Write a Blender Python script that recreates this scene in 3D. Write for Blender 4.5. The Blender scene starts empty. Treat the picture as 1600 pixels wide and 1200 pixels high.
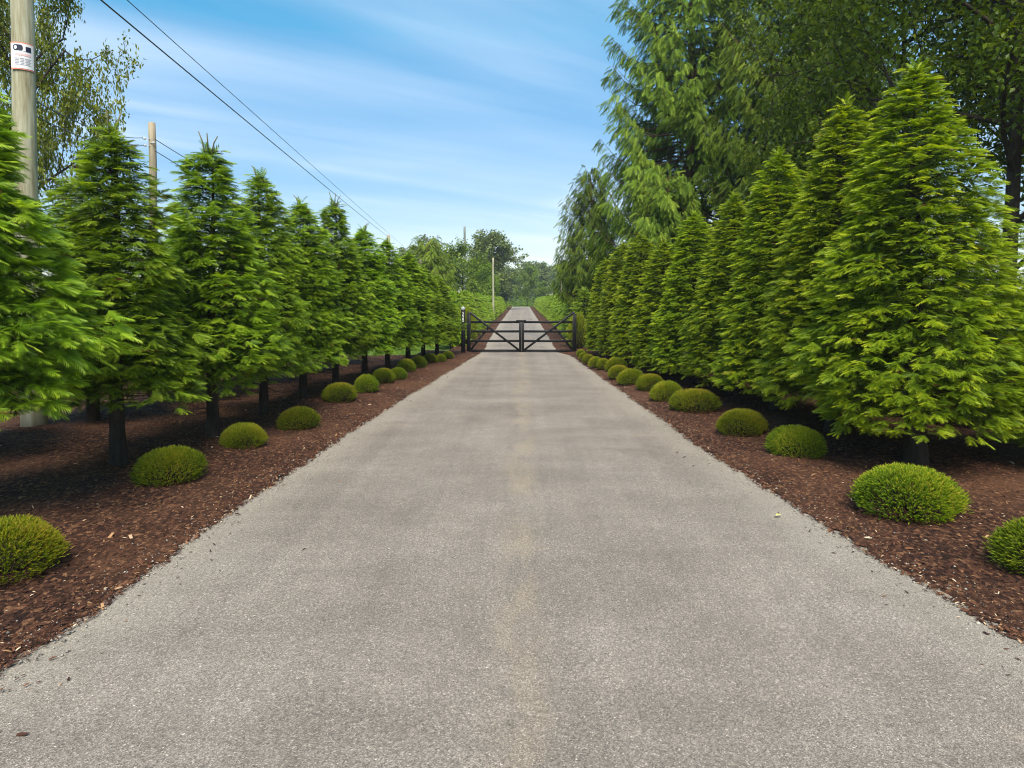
import bpy, math, random
import numpy as np

R = math.radians
scene = bpy.context.scene
col = scene.collection

# ------------------------------------------------------------------ camera
cam_data = bpy.data.cameras.new('camera')
cam = bpy.data.objects.new('camera', cam_data)
col.objects.link(cam)
cam_data.sensor_width = 36.0
cam_data.lens = 24.0
cam_data.shift_y = -0.0584
cam_data.clip_start = 0.1
cam_data.clip_end = 6000
cam.location = (0, 0, 2.7)
cam.rotation_euler = (R(90 - 2.5), 0, R(0.805))
scene.camera = cam

# ------------------------------------------------------------------ sky + sun
SUN_EL, SUN_AZ = 52.0, 178.0        # azimuth clockwise from +Y (the drive runs along +Y)
world = bpy.data.worlds.new('World')
scene.world = world
world.use_nodes = True
wt = world.node_tree
wt.nodes.clear()
def N(tree, kind, **kw):
    n = tree.nodes.new(kind)
    for k, v in kw.items():
        if k.startswith('_'):
            n.inputs[k[1:].replace('_', ' ')].default_value = v
        else:
            setattr(n, k, v)
    return n
def math_node(tree, op, a=None, b=None, c=None, clamp=False):
    n = tree.nodes.new('ShaderNodeMath'); n.operation = op; n.use_clamp = clamp
    for i, v in enumerate((a, b, c)):
        if v is None: continue
        if isinstance(v, (int, float)): n.inputs[i].default_value = v
        else: tree.links.new(v, n.inputs[i])
    return n.outputs[0]
def ramp(tree, fac, stops, interp='LINEAR'):
    n = tree.nodes.new('ShaderNodeValToRGB'); n.color_ramp.interpolation = interp
    els = n.color_ramp.elements
    while len(els) < len(stops): els.new(0.5)
    for e, (p, c) in zip(els, stops):
        e.position = p
        e.color = (c[0], c[1], c[2], 1) if not isinstance(c, (int, float)) else (c, c, c, 1)
    tree.links.new(fac, n.inputs[0])
    return n.outputs[0]
def mixc(tree, fac, a, b, mode='MIX'):
    n = tree.nodes.new('ShaderNodeMix'); n.data_type = 'RGBA'; n.blend_type = mode
    for s, v in ((0, fac), (6, a), (7, b)):
        if isinstance(v, (int, float)): n.inputs[s].default_value = v
        elif isinstance(v, tuple): n.inputs[s].default_value = (v[0], v[1], v[2], 1)
        else: tree.links.new(v, n.inputs[s])
    return n.outputs[2]
sky = N(wt, 'ShaderNodeTexSky', sky_type='NISHITA', sun_disc=False, sun_elevation=R(SUN_EL), sun_rotation=R(SUN_AZ),
        altitude=0, air_density=1.0, dust_density=0.0, ozone_density=3.0)
tc = N(wt, 'ShaderNodeTexCoord')
sep = N(wt, 'ShaderNodeSeparateXYZ'); wt.links.new(tc.outputs['Generated'], sep.inputs[0])
zz = math_node(wt, 'ADD', math_node(wt, 'MAXIMUM', sep.outputs[2], 0.0), 0.07)
cx = math_node(wt, 'DIVIDE', sep.outputs[0], zz)
cy = math_node(wt, 'DIVIDE', sep.outputs[1], zz)
comb = N(wt, 'ShaderNodeCombineXYZ'); wt.links.new(cx, comb.inputs[0]); wt.links.new(cy, comb.inputs[1])
def cloud(rot, sx, sy, scale, detail, off, dist, lo, hi):
    m = N(wt, 'ShaderNodeMapping', vector_type='TEXTURE'); m.inputs['Rotation'].default_value = (0, 0, R(-rot)); m.inputs['Scale'].default_value = (1 / sx, 1 / sy, 1)
    m.inputs['Location'].default_value = (off, off * 0.7, off * 1.3)
    wt.links.new(comb.outputs[0], m.inputs[0])
    n = N(wt, 'ShaderNodeTexNoise', _Scale=scale, _Detail=detail, _Roughness=0.55, _Distortion=dist)
    wt.links.new(m.outputs[0], n.inputs['Vector'])
    return ramp(wt, n.outputs['Fac'], [(lo, 0.0), (hi, 1.0)], 'EASE')
c1 = cloud(-37, 0.17, 0.75, 1.0, 5, 3.1, 0.8, 0.36, 0.84)
c2 = cloud(-36, 0.35, 0.7, 0.45, 5, 7.7, 0.3, 0.38, 0.70)
c3 = cloud(-33, 0.12, 1.0, 1.9, 7, 1.3, 0.25, 0.50, 0.80)
patchy = cloud(-70, 0.55, 0.8, 0.42, 3, 5.9, 0.8, 0.36, 0.62)
c1 = math_node(wt, 'MULTIPLY', c1, math_node(wt, 'MULTIPLY_ADD', patchy, 0.85, 0.15))
cl = math_node(wt, 'ADD', math_node(wt, 'MULTIPLY', c1, 0.68), math_node(wt, 'MULTIPLY', c2, 0.26))
cl = math_node(wt, 'ADD', cl, math_node(wt, 'MULTIPLY', c3, 0.16), clamp=True)
skyhsv = N(wt, 'ShaderNodeHueSaturation', _Hue=0.51, _Saturation=1.5, _Value=1.0); wt.links.new(sky.outputs[0], skyhsv.inputs['Color'])
skyg = N(wt, 'ShaderNodeGamma', _Gamma=0.57); wt.links.new(skyhsv.outputs[0], skyg.inputs[0])
skyc = mixc(wt, cl, skyg.outputs[0], (3.5, 3.8, 4.25))
bg = N(wt, 'ShaderNodeBackground', _Strength=0.116)
wt.links.new(skyc, bg.inputs[0])
wo = N(wt, 'ShaderNodeOutputWorld'); wt.links.new(bg.outputs[0], wo.inputs[0])

sun_data = bpy.data.lights.new('sun', 'SUN')
sun_data.energy = 2.45
sun_data.angle = R(38)
sun_data.color = (1.0, 0.93, 0.81)
sun = bpy.data.objects.new('sun', sun_data)
col.objects.link(sun)
sun.rotation_euler = (R(90 - SUN_EL), 0, R(-SUN_AZ + 180))
sun.location = (0, -20, 40)

scene.view_settings.view_transform = 'Standard'
scene.view_settings.look = 'None'
scene.view_settings.gamma = 1.0
scene.view_settings.use_curve_mapping = False
scene.view_settings.exposure = 1.52
scene.cycles.use_denoising = True
scene.cycles.filter_width = 1.1
scene.cycles.max_bounces = 6
scene.cycles.transparent_max_bounces = 8

# ------------------------------------------------------------------ helpers
def mesh_tris(name, V, T, attrs=None, mat=None, smooth=False):
    me = bpy.data.meshes.new(name)
    V = np.asarray(V, np.float32); T = np.asarray(T, np.int32)
    me.vertices.add(len(V)); me.vertices.foreach_set('co', V.ravel())
    k = T.shape[1]
    me.loops.add(T.size); me.loops.foreach_set('vertex_index', T.ravel())
    me.polygons.add(len(T)); me.polygons.foreach_set('loop_start', np.arange(0, T.size, k, dtype=np.int32))
    if smooth: me.polygons.foreach_set('use_smooth', np.ones(len(T), bool))
    for an, av in (attrs or {}).items():
        a = me.attributes.new(an, 'FLOAT', 'POINT'); a.data.foreach_set('value', np.asarray(av, np.float32))
    me.update(calc_edges=True)
    if mat: me.materials.append(mat)
    return me
def obj(name, me, parent=None):
    o = bpy.data.objects.new(name, me); col.objects.link(o)
    if parent: o.parent = parent
    return o
def tag(o, label=None, cat=None, group=None, kind=None):
    if label: o['label'] = label
    if cat: o['category'] = cat
    if group: o['group'] = group
    if kind: o['kind'] = kind
    return o
def empty(name, loc, rz=0.0, sc=(1, 1, 1)):
    o = bpy.data.objects.new(name, None); col.objects.link(o)
    o.location = loc; o.rotation_euler = (0, 0, rz); o.scale = sc; o.empty_display_size = 0.2
    return o
class Bag:
    """collects pieces (verts, quads as two tris) into one mesh"""
    def __init__(s): s.V = []; s.T = []; s.n = 0; s.A = []
    def add(s, V, T, a=0.5):
        V = np.asarray(V, float); s.V.append(V); s.T.append(np.asarray(T, int) + s.n); s.n += len(V)
        s.A.append(np.full(len(V), a) if np.isscalar(a) else np.asarray(a))
    def box(s, c, d, rot=None, a=0.5, bev=0.0):
        x, y, z = [v / 2 for v in d]
        if bev <= 0:
            V = np.array([[sx * x, sy * y, sz * z] for sx in (-1, 1) for sy in (-1, 1) for sz in (-1, 1)])
            T = [(0, 1, 3), (0, 3, 2), (4, 6, 7), (4, 7, 5), (0, 4, 5), (0, 5, 1), (2, 3, 7), (2, 7, 6), (0, 2, 6), (0, 6, 4), (1, 5, 7), (1, 7, 3)]
        else:
            import bmesh
            bm = bmesh.new(); bmesh.ops.create_cube(bm, size=1.0)
            for v in bm.verts: v.co.x *= d[0]; v.co.y *= d[1]; v.co.z *= d[2]
            bmesh.ops.bevel(bm, geom=bm.edges[:], offset=bev, segments=1, affect='EDGES')
            bmesh.ops.triangulate(bm, faces=bm.faces[:])
            bm.verts.ensure_lookup_table(); bm.verts.index_update()
            V = np.array([v.co[:] for v in bm.verts]); T = [[v.index for v in f.verts] for f in bm.faces]; bm.free()
        if rot is not None: V = V @ np.asarray(rot).T
        s.add(V + np.asarray(c, float), T, a)
    def tube(s, P, rad, n=6, a=0.5, caps=True, jit=0.0, rng=None):
        P = np.asarray(P, float); m = len(P)
        rad = np.full(m, rad) if np.isscalar(rad) else np.asarray(rad)
        tan = np.gradient(P, axis=0); tan /= np.linalg.norm(tan, axis=1)[:, None] + 1e-9
        ref = np.array([1, 0, 0.]) if abs(tan[0][0]) < 0.8 else np.array([0, 1, 0.])
        u = np.cross(tan, ref); u /= np.linalg.norm(u, axis=1)[:, None] + 1e-9
        w = np.cross(tan, u)
        th = np.arange(n) * 2 * math.pi / n
        rr = rad[:, None] * (1 + (rng.uniform(-jit, jit, (m, n)) if jit else 0))
        V = (P[:, None, :] + rr[..., None] * (np.cos(th)[None, :, None] * u[:, None, :] + np.sin(th)[None, :, None] * w[:, None, :])).reshape(-1, 3)
        i = np.arange(m - 1)[:, None] * n; j = np.arange(n)[None, :]; k = (j + 1) % n
        a0, a1, a2, a3 = (i + j).ravel(), (i + k).ravel(), (i + n + k).ravel(), (i + n + j).ravel()
        T = np.vstack([np.stack([a0, a1, a2], 1), np.stack([a0, a2, a3], 1)])
        if caps and n > 2:
            e = (m - 1) * n
            T = np.vstack([T, [[0, q + 1, q] for q in range(1, n - 1)], [[e, e + q, e + q + 1] for q in range(1, n - 1)]])
        s.add(V, T, a)
    def mesh(s, name, mat, smooth=False):
        return mesh_tris(name, np.vstack(s.V), np.vstack(s.T), {'tint': np.concatenate(s.A)}, mat, smooth)
def scatter(name, tv, tt, F, P, S, tint, mat, grad=None, more=None):
    """one mesh: template (tv, tt) placed n times; F (n,3,3) rows = local x,y,z axes; S scale; tint per piece (+ grad along template)"""
    n, k = len(P), len(tv)
    V = np.einsum('kj,njc->nkc', tv, F * S[:, None, None]) + P[:, None, :]
    T = (tt[None] + (np.arange(n) * k)[:, None, None]).reshape(-1, tt.shape[1])
    A = np.repeat(tint[:, None], k, 1)
    if grad is not None: A = A + grad[None]
    V = V.reshape(-1, 3); A = np.clip(A, 0, 1).ravel()
    if more:                                              # a second template joined into the same mesh
        tv2, tt2, F2, P2, S2, tint2 = more
        V2 = (np.einsum('kj,njc->nkc', tv2, F2 * S2[:, None, None]) + P2[:, None, :]).reshape(-1, 3)
        T = np.vstack([T, (tt2[None] + (np.arange(len(P2)) * len(tv2))[:, None, None]).reshape(-1, 3) + len(V)])
        V = np.vstack([V, V2]); A = np.concatenate([A, np.repeat(np.clip(tint2, 0, 1), len(tv2))])
    return mesh_tris(name, V, T, {'tint': A}, mat)
def unit(v): return v / (np.linalg.norm(v, axis=-1, keepdims=True) + 1e-9)
def frames(Y, Zhint, roll=None):
    """frames with y axis along Y, z axis near Zhint, rolled about y"""
    Y = unit(Y); X = unit(np.cross(Y, Zhint)); Z = np.cross(X, Y)
    if roll is not None:
        c, s = np.cos(roll)[:, None], np.sin(roll)[:, None]
        X, Z = X * c + Z * s, Z * c - X * s
    return np.stack([X, Y, Z], 1)

# ------------------------------------------------------------------ materials
def new_mat(name):
    m = bpy.data.materials.new(name); m.use_nodes = True
    t = m.node_tree; b = t.nodes['Principled BSDF']; o = t.nodes['Material Output']
    return m, t, b, o
def attr(t, name='tint'):
    a = N(t, 'ShaderNodeAttribute', attribute_name=name); return a.outputs['Fac']
def foliage(name, stops, trans=0.38, rough=0.5, spec=0.35, tr_tint=(1.25, 1.2, 0.5), hue=0.012, val=0.25, patch=0.0):
    m, t, b, o = new_mat(name)
    c = ramp(t, attr(t), stops)
    oi = N(t, 'ShaderNodeObjectInfo')
    hs = N(t, 'ShaderNodeHueSaturation')
    t.links.new(math_node(t, 'MULTIPLY_ADD', oi.outputs['Random'], hue, 0.5 - hue / 2), hs.inputs['Hue'])
    t.links.new(math_node(t, 'MULTIPLY_ADD', oi.outputs['Random'], val, 1.0 - val / 2), hs.inputs['Value'])
    t.links.new(c, hs.inputs['Color']); c = hs.outputs[0]
    t.links.new(c, b.inputs['Base Color'])
    b.inputs['Roughness'].default_value = rough; b.inputs['Specular IOR Level'].default_value = spec
    tr = N(t, 'ShaderNodeBsdfTranslucent'); t.links.new(mixc(t, 1.0, c, tr_tint, 'MULTIPLY'), tr.inputs[0])
    mx = N(t, 'ShaderNodeMixShader', _Fac=trans); t.links.new(b.outputs[0], mx.inputs[1]); t.links.new(tr.outputs[0], mx.inputs[2])
    t.links.new(mx.outputs[0], o.inputs[0])
    return m
def simple(name, c, rough=0.6, spec=0.4, metal=0.0):
    m, t, b, o = new_mat(name)
    b.inputs['Base Color'].default_value = (*c, 1); b.inputs['Roughness'].default_value = rough
    b.inputs['Specular IOR Level'].default_value = spec; b.inputs['Metallic'].default_value = metal
    return m
def noisy(name, stops, scale, rough=0.8, stretch=(1, 1, 1), detail=6, bump=0.3, spec=0.25, bdist=0.02):
    m, t, b, o = new_mat(name)
    tcn = N(t, 'ShaderNodeTexCoord'); mp = N(t, 'ShaderNodeMapping'); mp.inputs['Scale'].default_value = stretch
    t.links.new(tcn.outputs['Object'], mp.inputs[0])
    n = N(t, 'ShaderNodeTexNoise', _Scale=scale, _Detail=detail, _Roughness=0.62); t.links.new(mp.outputs[0], n.inputs['Vector'])
    t.links.new(ramp(t, n.outputs['Fac'], stops), b.inputs['Base Color'])
    b.inputs['Roughness'].default_value = rough; b.inputs['Specular IOR Level'].default_value = spec
    bp = N(t, 'ShaderNodeBump', _Strength=bump, _Distance=bdist); t.links.new(n.outputs['Fac'], bp.inputs['Height']); t.links.new(bp.outputs[0], b.inputs['Normal'])
    return m
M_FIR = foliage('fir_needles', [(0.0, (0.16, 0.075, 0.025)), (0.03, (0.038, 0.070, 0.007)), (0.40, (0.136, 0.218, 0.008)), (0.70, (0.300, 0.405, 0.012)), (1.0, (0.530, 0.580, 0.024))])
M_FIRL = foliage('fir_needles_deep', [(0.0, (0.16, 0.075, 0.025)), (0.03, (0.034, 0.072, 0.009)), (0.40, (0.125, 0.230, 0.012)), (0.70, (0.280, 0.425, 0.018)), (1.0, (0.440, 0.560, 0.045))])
M_HEDGE = foliage('hedge_needles', [(0.0, (0.06, 0.11, 0.008)), (0.5, (0.165, 0.275, 0.012)), (1.0, (0.38, 0.48, 0.035))])
M_CEDAR = foliage('cedar_sprays', [(0.0, (0.034, 0.056, 0.007)), (0.5, (0.115, 0.185, 0.016)), (1.0, (0.27, 0.345, 0.036))], trans=0.25, spec=0.12, rough=0.6)
M_LEAF = foliage('broad_leaves', [(0.0, (0.036, 0.064, 0.006)), (0.5, (0.115, 0.180, 0.012)), (1.0, (0.28, 0.35, 0.026))], trans=0.42, rough=0.42)
M_LEAFW = foliage('warm_leaves', [(0.0, (0.06, 0.072, 0.010)), (0.5, (0.165, 0.19, 0.016)), (1.0, (0.33, 0.34, 0.035))], trans=0.4)
M_FARLEAF = foliage('far_leaves', [(0.0, (0.06, 0.085, 0.026)), (0.5, (0.155, 0.20, 0.05)), (1.0, (0.28, 0.33, 0.095))], trans=0.3, val=0.35)
M_FRESH = foliage('fresh_leaves', [(0.0, (0.05, 0.090, 0.008)), (0.5, (0.155, 0.24, 0.014)), (1.0, (0.33, 0.42, 0.035))], trans=0.35)
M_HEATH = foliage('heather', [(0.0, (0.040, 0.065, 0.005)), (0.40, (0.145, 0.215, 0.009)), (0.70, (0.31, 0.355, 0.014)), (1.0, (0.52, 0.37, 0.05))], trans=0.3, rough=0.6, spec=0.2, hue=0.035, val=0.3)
M_GRASS = foliage('grass_blades', [(0.0, (0.06, 0.12, 0.015)), (1.0, (0.20, 0.30, 0.035))], trans=0.3)
M_BARK = noisy('bark', [(0.3, (0.018, 0.013, 0.010)), (0.7, (0.060, 0.046, 0.032))], 9, 0.9, (1, 1, 0.25), bump=0.8)
M_BARKR = noisy('cedar_bark', [(0.3, (0.060, 0.032, 0.020)), (0.7, (0.20, 0.125, 0.085))], 8, 0.9, (1, 1, 0.15), bump=0.8)
M_TWIG = simple('twigs', (0.055, 0.040, 0.026), 0.9, 0.15)
M_TWIGP = simple('pale_twigs', (0.15, 0.14, 0.075), 0.85, 0.15)
M_POLE = noisy('pole_wood', [(0.30, (0.12, 0.095, 0.05)), (0.42, (0.27, 0.24, 0.15)), (0.58, (0.38, 0.36, 0.255)), (0.75, (0.50, 0.49, 0.39))], 5, 0.85, (2.6, 2.6, 0.22), detail=10, bump=0.35)
M_POLE2 = noisy('pole_wood_tan', [(0.25, (0.20, 0.155, 0.10)), (0.8, (0.46, 0.39, 0.28))], 7, 0.85, (2.2, 2.2, 0.12), detail=8, bump=0.35)
M_POLEG = noisy('pole_grey', [(0.3, (0.13, 0.14, 0.13)), (0.7, (0.24, 0.25, 0.23))], 6, 0.8, (2, 2, 0.2))
M_WIRE = simple('wire', (0.02, 0.02, 0.028), 0.5)
M_PORC = simple('porcelain', (0.55, 0.56, 0.58), 0.3)
M_BLACK = noisy('black_paint', [(0.3, (0.004, 0.004, 0.0045)), (0.7, (0.008, 0.008, 0.009))], 14, 0.5, bump=0.05, spec=0.25)
M_WHITE = simple('white_paint', (0.80, 0.80, 0.79), 0.5)
M_CAP = simple('lamp_lens', (0.30, 0.33, 0.31), 0.3)
M_SIGN = noisy('sign_sheet', [(0.3, (0.74, 0.70, 0.70)), (0.7, (0.82, 0.79, 0.79))], 6, 0.5, bump=0.0)
M_SIGNR = simple('sign_red', (0.72, 0.23, 0.16), 0.5)
M_SIGNP = simple('sign_faded_red', (0.78, 0.48, 0.48), 0.5)
M_INK = simple('sign_ink', (0.012, 0.011, 0.035), 0.5)
M_INKG = simple('sign_grey_ink', (0.33, 0.33, 0.40), 0.5)

def road_material():
    m, t, b, o = new_mat('chip_seal')
    tcn = N(t, 'ShaderNodeTexCoord'); P = tcn.outputs['Object']
    def noise(scale, detail=4, rough=0.6, stretch=None, dist=0.0):
        v = P
        if stretch:
            mp = N(t, 'ShaderNodeMapping'); mp.inputs['Scale'].default_value = stretch; t.links.new(P, mp.inputs[0]); v = mp.outputs[0]
        n = N(t, 'ShaderNodeTexNoise', _Scale=scale, _Detail=detail, _Roughness=rough, _Distortion=dist); t.links.new(v, n.inputs['Vector'])
        return n.outputs['Fac']
    def vor(scale, out='Color'):
        n = N(t, 'ShaderNodeTexVoronoi', _Scale=scale); t.links.new(P, n.inputs['Vector']); return n.outputs[out]
    base = ramp(t, noise(0.55, 6, 0.62), [(0.30, (0.206, 0.173, 0.143)), (0.52, (0.250, 0.211, 0.176)), (0.72, (0.290, 0.248, 0.210))])
    # aggregate: every stone its own grey
    sv = N(t, 'ShaderNodeSeparateColor'); t.links.new(vor(145), sv.inputs[0])
    agg = ramp(t, sv.outputs[0], [(0.0, 0.55), (0.35, 0.82), (0.75, 1.10), (0.93, 1.3), (1.0, 1.9)])
    c = mixc(t, 1.0, base, agg, 'MULTIPLY')
    sv2 = N(t, 'ShaderNodeSeparateColor'); t.links.new(vor(75), sv2.inputs[0])
    c = mixc(t, 1.0, c, ramp(t, sv2.outputs[1], [(0.0, 0.72), (0.5, 1.0), (0.96, 1.15), (1.0, 1.75)]), 'MULTIPLY')
    # long wheel streaks
    st = ramp(t, noise(1.0, 5, 0.6, (2.6, 0.05, 1), 0.4), [(0.36, 0.93), (0.50, 1.0), (0.64, 1.07)])
    c = mixc(t, 1.0, c, st, 'MULTIPLY')
    # scuffed arcs across the drive
    sc_ = ramp(t, noise(1.0, 6, 0.65, (0.28, 0.9, 1), 1.2), [(0.42, 0.93), (0.66, 1.09)])
    c = mixc(t, 1.0, c, sc_, 'MULTIPLY')
    # loose grey-green gravel along both edges
    e = attr(t, 'edge')
    ew = math_node(t, 'ADD', e, math_node(t, 'MULTIPLY_ADD', noise(1.6, 4), 0.55, -0.27))
    ef = ramp(t, ew, [(0.0, 0.75), (0.34, 0.45), (0.75, 0.0)])
    c = mixc(t, ef, c, mixc(t, 1.0, (0.335, 0.293, 0.235), agg, 'MULTIPLY'))
    # a few tan stains and dark damp bits
    c = mixc(t, ramp(t, noise(1.1, 3, 0.5), [(0.66, 0.0), (0.80, 0.35)]), c, (0.30, 0.215, 0.13))
    # worn tan strip along the crown of the drive
    sx = N(t, 'ShaderNodeSeparateXYZ'); t.links.new(P, sx.inputs[0])
    ax = math_node(t, 'ABSOLUTE', math_node(t, 'ADD', sx.outputs[0], math_node(t, 'MULTIPLY_ADD', noise(0.35, 2), 0.5, -0.25)))
    tan = math_node(t, 'MULTIPLY', ramp(t, ax, [(0.05, 0.5), (0.32, 0.0)]), ramp(t, noise(2.2, 4, 0.6, (1, 0.3, 1)), [(0.42, 0.0), (0.62, 1.0)]))
    c = mixc(t, tan, c, mixc(t, 1.0, (0.36, 0.285, 0.195), agg, 'MULTIPLY'))
    t.links.new(c, b.inputs['Base Color'])
    b.inputs['Roughness'].default_value = 0.85; b.inputs['Specular IOR Level'].default_value = 0.25
    h = math_node(t, 'ADD', vor(145, 'Distance'), math_node(t, 'MULTIPLY', noise(25, 3), 0.4))
    bp = N(t, 'ShaderNodeBump', _Strength=0.55, _Distance=0.012); t.links.new(h, bp.inputs['Height']); t.links.new(bp.outputs[0], b.inputs['Normal'])
    return m
M_ROAD = road_material()
def mulch_material():
    m, t, b, o = new_mat('bark_mulch')
    tcn = N(t, 'ShaderNodeTexCoord'); P = tcn.outputs['Object']
    n1 = N(t, 'ShaderNodeTexNoise', _Scale=30.0, _Detail=5.0, _Roughness=0.7, _Distortion=1.5); t.links.new(P, n1.inputs['Vector'])
    v = N(t, 'ShaderNodeTexVoronoi', _Scale=34.0); 
    mp = N(t, 'ShaderNodeMapping'); mp.inputs['Scale'].default_value = (1.0, 0.6, 1); t.links.new(P, mp.inputs[0]); t.links.new(mp.outputs[0], v.inputs['Vector'])
    sv = N(t, 'ShaderNodeSeparateColor'); t.links.new(v.outputs['Color'], sv.inputs[0])
    c = ramp(t, sv.outputs[0], [(0.0, (0.018, 0.009, 0.007)), (0.5, (0.064, 0.027, 0.016)), (0.85, (0.13, 0.056, 0.030)), (1.0, (0.26, 0.13, 0.065))])
    c = mixc(t, 1.0, c, ramp(t, n1.outputs['Fac'], [(0.3, 0.5), (0.7, 1.4)]), 'MULTIPLY')
    n2 = N(t, 'ShaderNodeTexNoise', _Scale=0.5, _Detail=4.0); t.links.new(P, n2.inputs['Vector'])
    c = mixc(t, ramp(t, n2.outputs['Fac'], [(0.45, 0.0), (0.7, 0.55)]), c, mixc(t, 1.0, (0.17, 0.080, 0.042), ramp(t, n1.outputs['Fac'], [(0.3, 0.5), (0.7, 1.5)]), 'MULTIPLY'))
    t.links.new(c, b.inputs['Base Color']); b.inputs['Roughness'].default_value = 0.9; b.inputs['Specular IOR Level'].default_value = 0.15
    bp = N(t, 'ShaderNodeBump', _Strength=1.0, _Distance=0.03); t.links.new(math_node(t, 'ADD', sv.outputs[1], n1.outputs['Fac']), bp.inputs['Height']); t.links.new(bp.outputs[0], b.inputs['Normal'])
    return m
M_MULCH = mulch_material()
def chip_material():
    m, t, b, o = new_mat('mulch_chips')
    t.links.new(ramp(t, attr(t), [(0.0, (0.020, 0.010, 0.008)), (0.45, (0.058, 0.024, 0.015)), (0.72, (0.155, 0.066, 0.033)), (0.88, (0.36, 0.195, 0.09)), (1.0, (0.58, 0.44, 0.30))]), b.inputs['Base Color'])
    b.inputs['Roughness'].default_value = 0.85; b.inputs['Specular IOR Level'].default_value = 0.2
    return m
M_CHIP = chip_material()
def stone_material():
    m, t, b, o = new_mat('loose_stones')
    t.links.new(ramp(t, attr(t), [(0.0, (0.085, 0.075, 0.06)), (0.6, (0.24, 0.215, 0.18)), (1.0, (0.50, 0.45, 0.37))]), b.inputs['Base Color'])
    b.inputs['Roughness'].default_value = 0.8
    return m
M_STONE = stone_material()
M_LAWN = noisy('lawn', [(0.3, (0.055, 0.105, 0.014)), (0.7, (0.125, 0.195, 0.026))], 3.0, 0.9, detail=10, bump=0.6, bdist=0.05)

# ------------------------------------------------------------------ ground, road, mulch beds
nr = np.random.default_rng(7)
YL = np.array([-12, 2, 4.76, 5.6, 7.14, 9.55, 12.96, 15.87, 19.75, 24.2, 28.7, 31.0, 33, 40, 60, 100, 146, 150])
XL = np.array([-5.2, -3.95, -3.78, -3.70, -3.66, -3.58, -3.38, -3.22, -2.89, -2.53, -2.14, -1.93, -1.83, -1.95, -2.05, -2.1, -2.05, -2.05])
YR = np.array([-12, 2, 5.23, 6.08, 7.84, 9.39, 12.48, 16.9, 22.47, 26.3, 30.3, 32, 40, 60, 82, 146, 150])
XR = np.array([5.3, 4.2, 3.91, 3.82, 3.60, 3.42, 3.17, 2.94, 2.62, 2.44, 2.15, 1.68, 1.72, 1.75, 1.78, 1.77, 1.77])
def wob(y, s): return 0.022 * np.sin(y * 1.3 + s) + 0.016 * np.sin(y * 4.7 + 2 * s) + 0.012 * np.sin(y * 11.3 + 3 * s)
def left_edge(y): return np.interp(y, YL, XL) + wob(y, 0.4)
def right_edge(y): return np.interp(y, YR, XR) + wob(y, 1.9)
def grid_mesh(name, X, Y, Z, mat, attrs=None):
    m, n = X.shape
    V = np.stack([X, Y, Z], -1).reshape(-1, 3)
    i = np.arange(m - 1)[:, None] * n + np.arange(n - 1)[None, :]
    Q = np.stack([i, i + 1, i + n + 1, i + n], -1).reshape(-1, 4)
    return mesh_tris(name, V, Q, attrs, mat, True)

xs = np.concatenate([np.linspace(-1500, -40, 8), np.linspace(-30, 30, 13), np.linspace(40, 1500, 8)])
ys = np.concatenate([np.linspace(-200, -10, 4), np.linspace(0, 160, 33), np.linspace(200, 3000, 10)])
gx, gy = np.meshgrid(xs, ys)
tag(obj('ground', grid_mesh('ground', gx, gy, np.full_like(gx, -0.06), M_LAWN)), 'green lawn and field reaching to the far trees', kind='structure')

ry = np.concatenate([np.arange(-12, 36, 0.12), np.arange(36, 150, 0.6)])
ru = np.linspace(-0.03, 1.03, 41)
le, re_ = left_edge(ry), right_edge(ry)
RX = le[:, None] + (re_ - le)[:, None] * ru[None]
RY = np.repeat(ry[:, None], len(ru), 1)
RZ = 0.035 * np.sin(np.clip(ru, 0, 1) * math.pi)[None] * np.ones_like(RX) + 0.006 * np.sin(RX * 2.1 + RY * 0.6) * np.sin(RY * 0.9)
edge = np.minimum(RX - le[:, None], re_[:, None] - RX)
tag(obj('driveway', grid_mesh('driveway', RX, RY, RZ, M_ROAD, {'edge': edge.ravel().clip(0, 5)})), 'wide pale chip sealed driveway running through the gate', kind='structure')

def bed_height(d, x, y):
    """mulch height above the road: a ragged lip at the edge, then a gentle bank"""
    return 0.012 + 0.07 * (1 - np.exp(-np.clip(d, 0, 9) / 0.28)) + 0.018 * np.clip(d, 0, 5) \
        + 0.012 * np.sin(x * 3.1 + y * 1.3) * np.sin(y * 2.3 - x) + 0.008 * np.sin(x * 7.7) * np.sin(y * 6.3 + x * 2)
def bed(name, label, side, y0, y1, outer, step, cols):
    y = np.arange(y0, y1, step)
    inner = (left_edge(y) if side < 0 else right_edge(y))
    out = np.array([outer(v) for v in y])
    u = np.linspace(0, 1, cols) ** 1.7
    D = (np.abs(out - inner))[:, None] * u[None]
    jag = 0.03 * np.sin(y * 23.0) + 0.022 * np.sin(y * 41 + 1) + 0.02 * np.sin(y * 67 + 2)
    X = inner[:, None] + side * D + (side * jag[:, None]) * np.exp(-D / 0.15) - side * 0.02
    Y = np.repeat(y[:, None], cols, 1)
    Z = bed_height(D, X, Y) + nr.normal(0, 0.005, X.shape) * (D > 0.02)
    Z[:, -1] -= 0.25
    tag(obj(name, grid_mesh(name, X, Y, Z, M_MULCH)), label, kind='structure')
def out_left(y): return -15.5 if y < 25 else (-15.5 + (y - 25) / 4 * 11.0 if y < 29 else -4.6)
def out_right(y): return 30.0 if y < 28 else max(30 - (y - 28) * 9, 5.0)
bed('mulch_bed', 'dark bark mulch bed left of the driveway before the gate', -1, -4, 31.5, out_left, 0.08, 64)
bed('mulch_bed', 'dark bark mulch bed right of the driveway before the gate', 1, -4, 31.5, out_right, 0.08, 76)
bed('mulch_strip', 'red brown mulch strip left of the driveway beyond the gate', -1, 31.51, 149, lambda y: -3.6, 0.35, 14)
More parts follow.
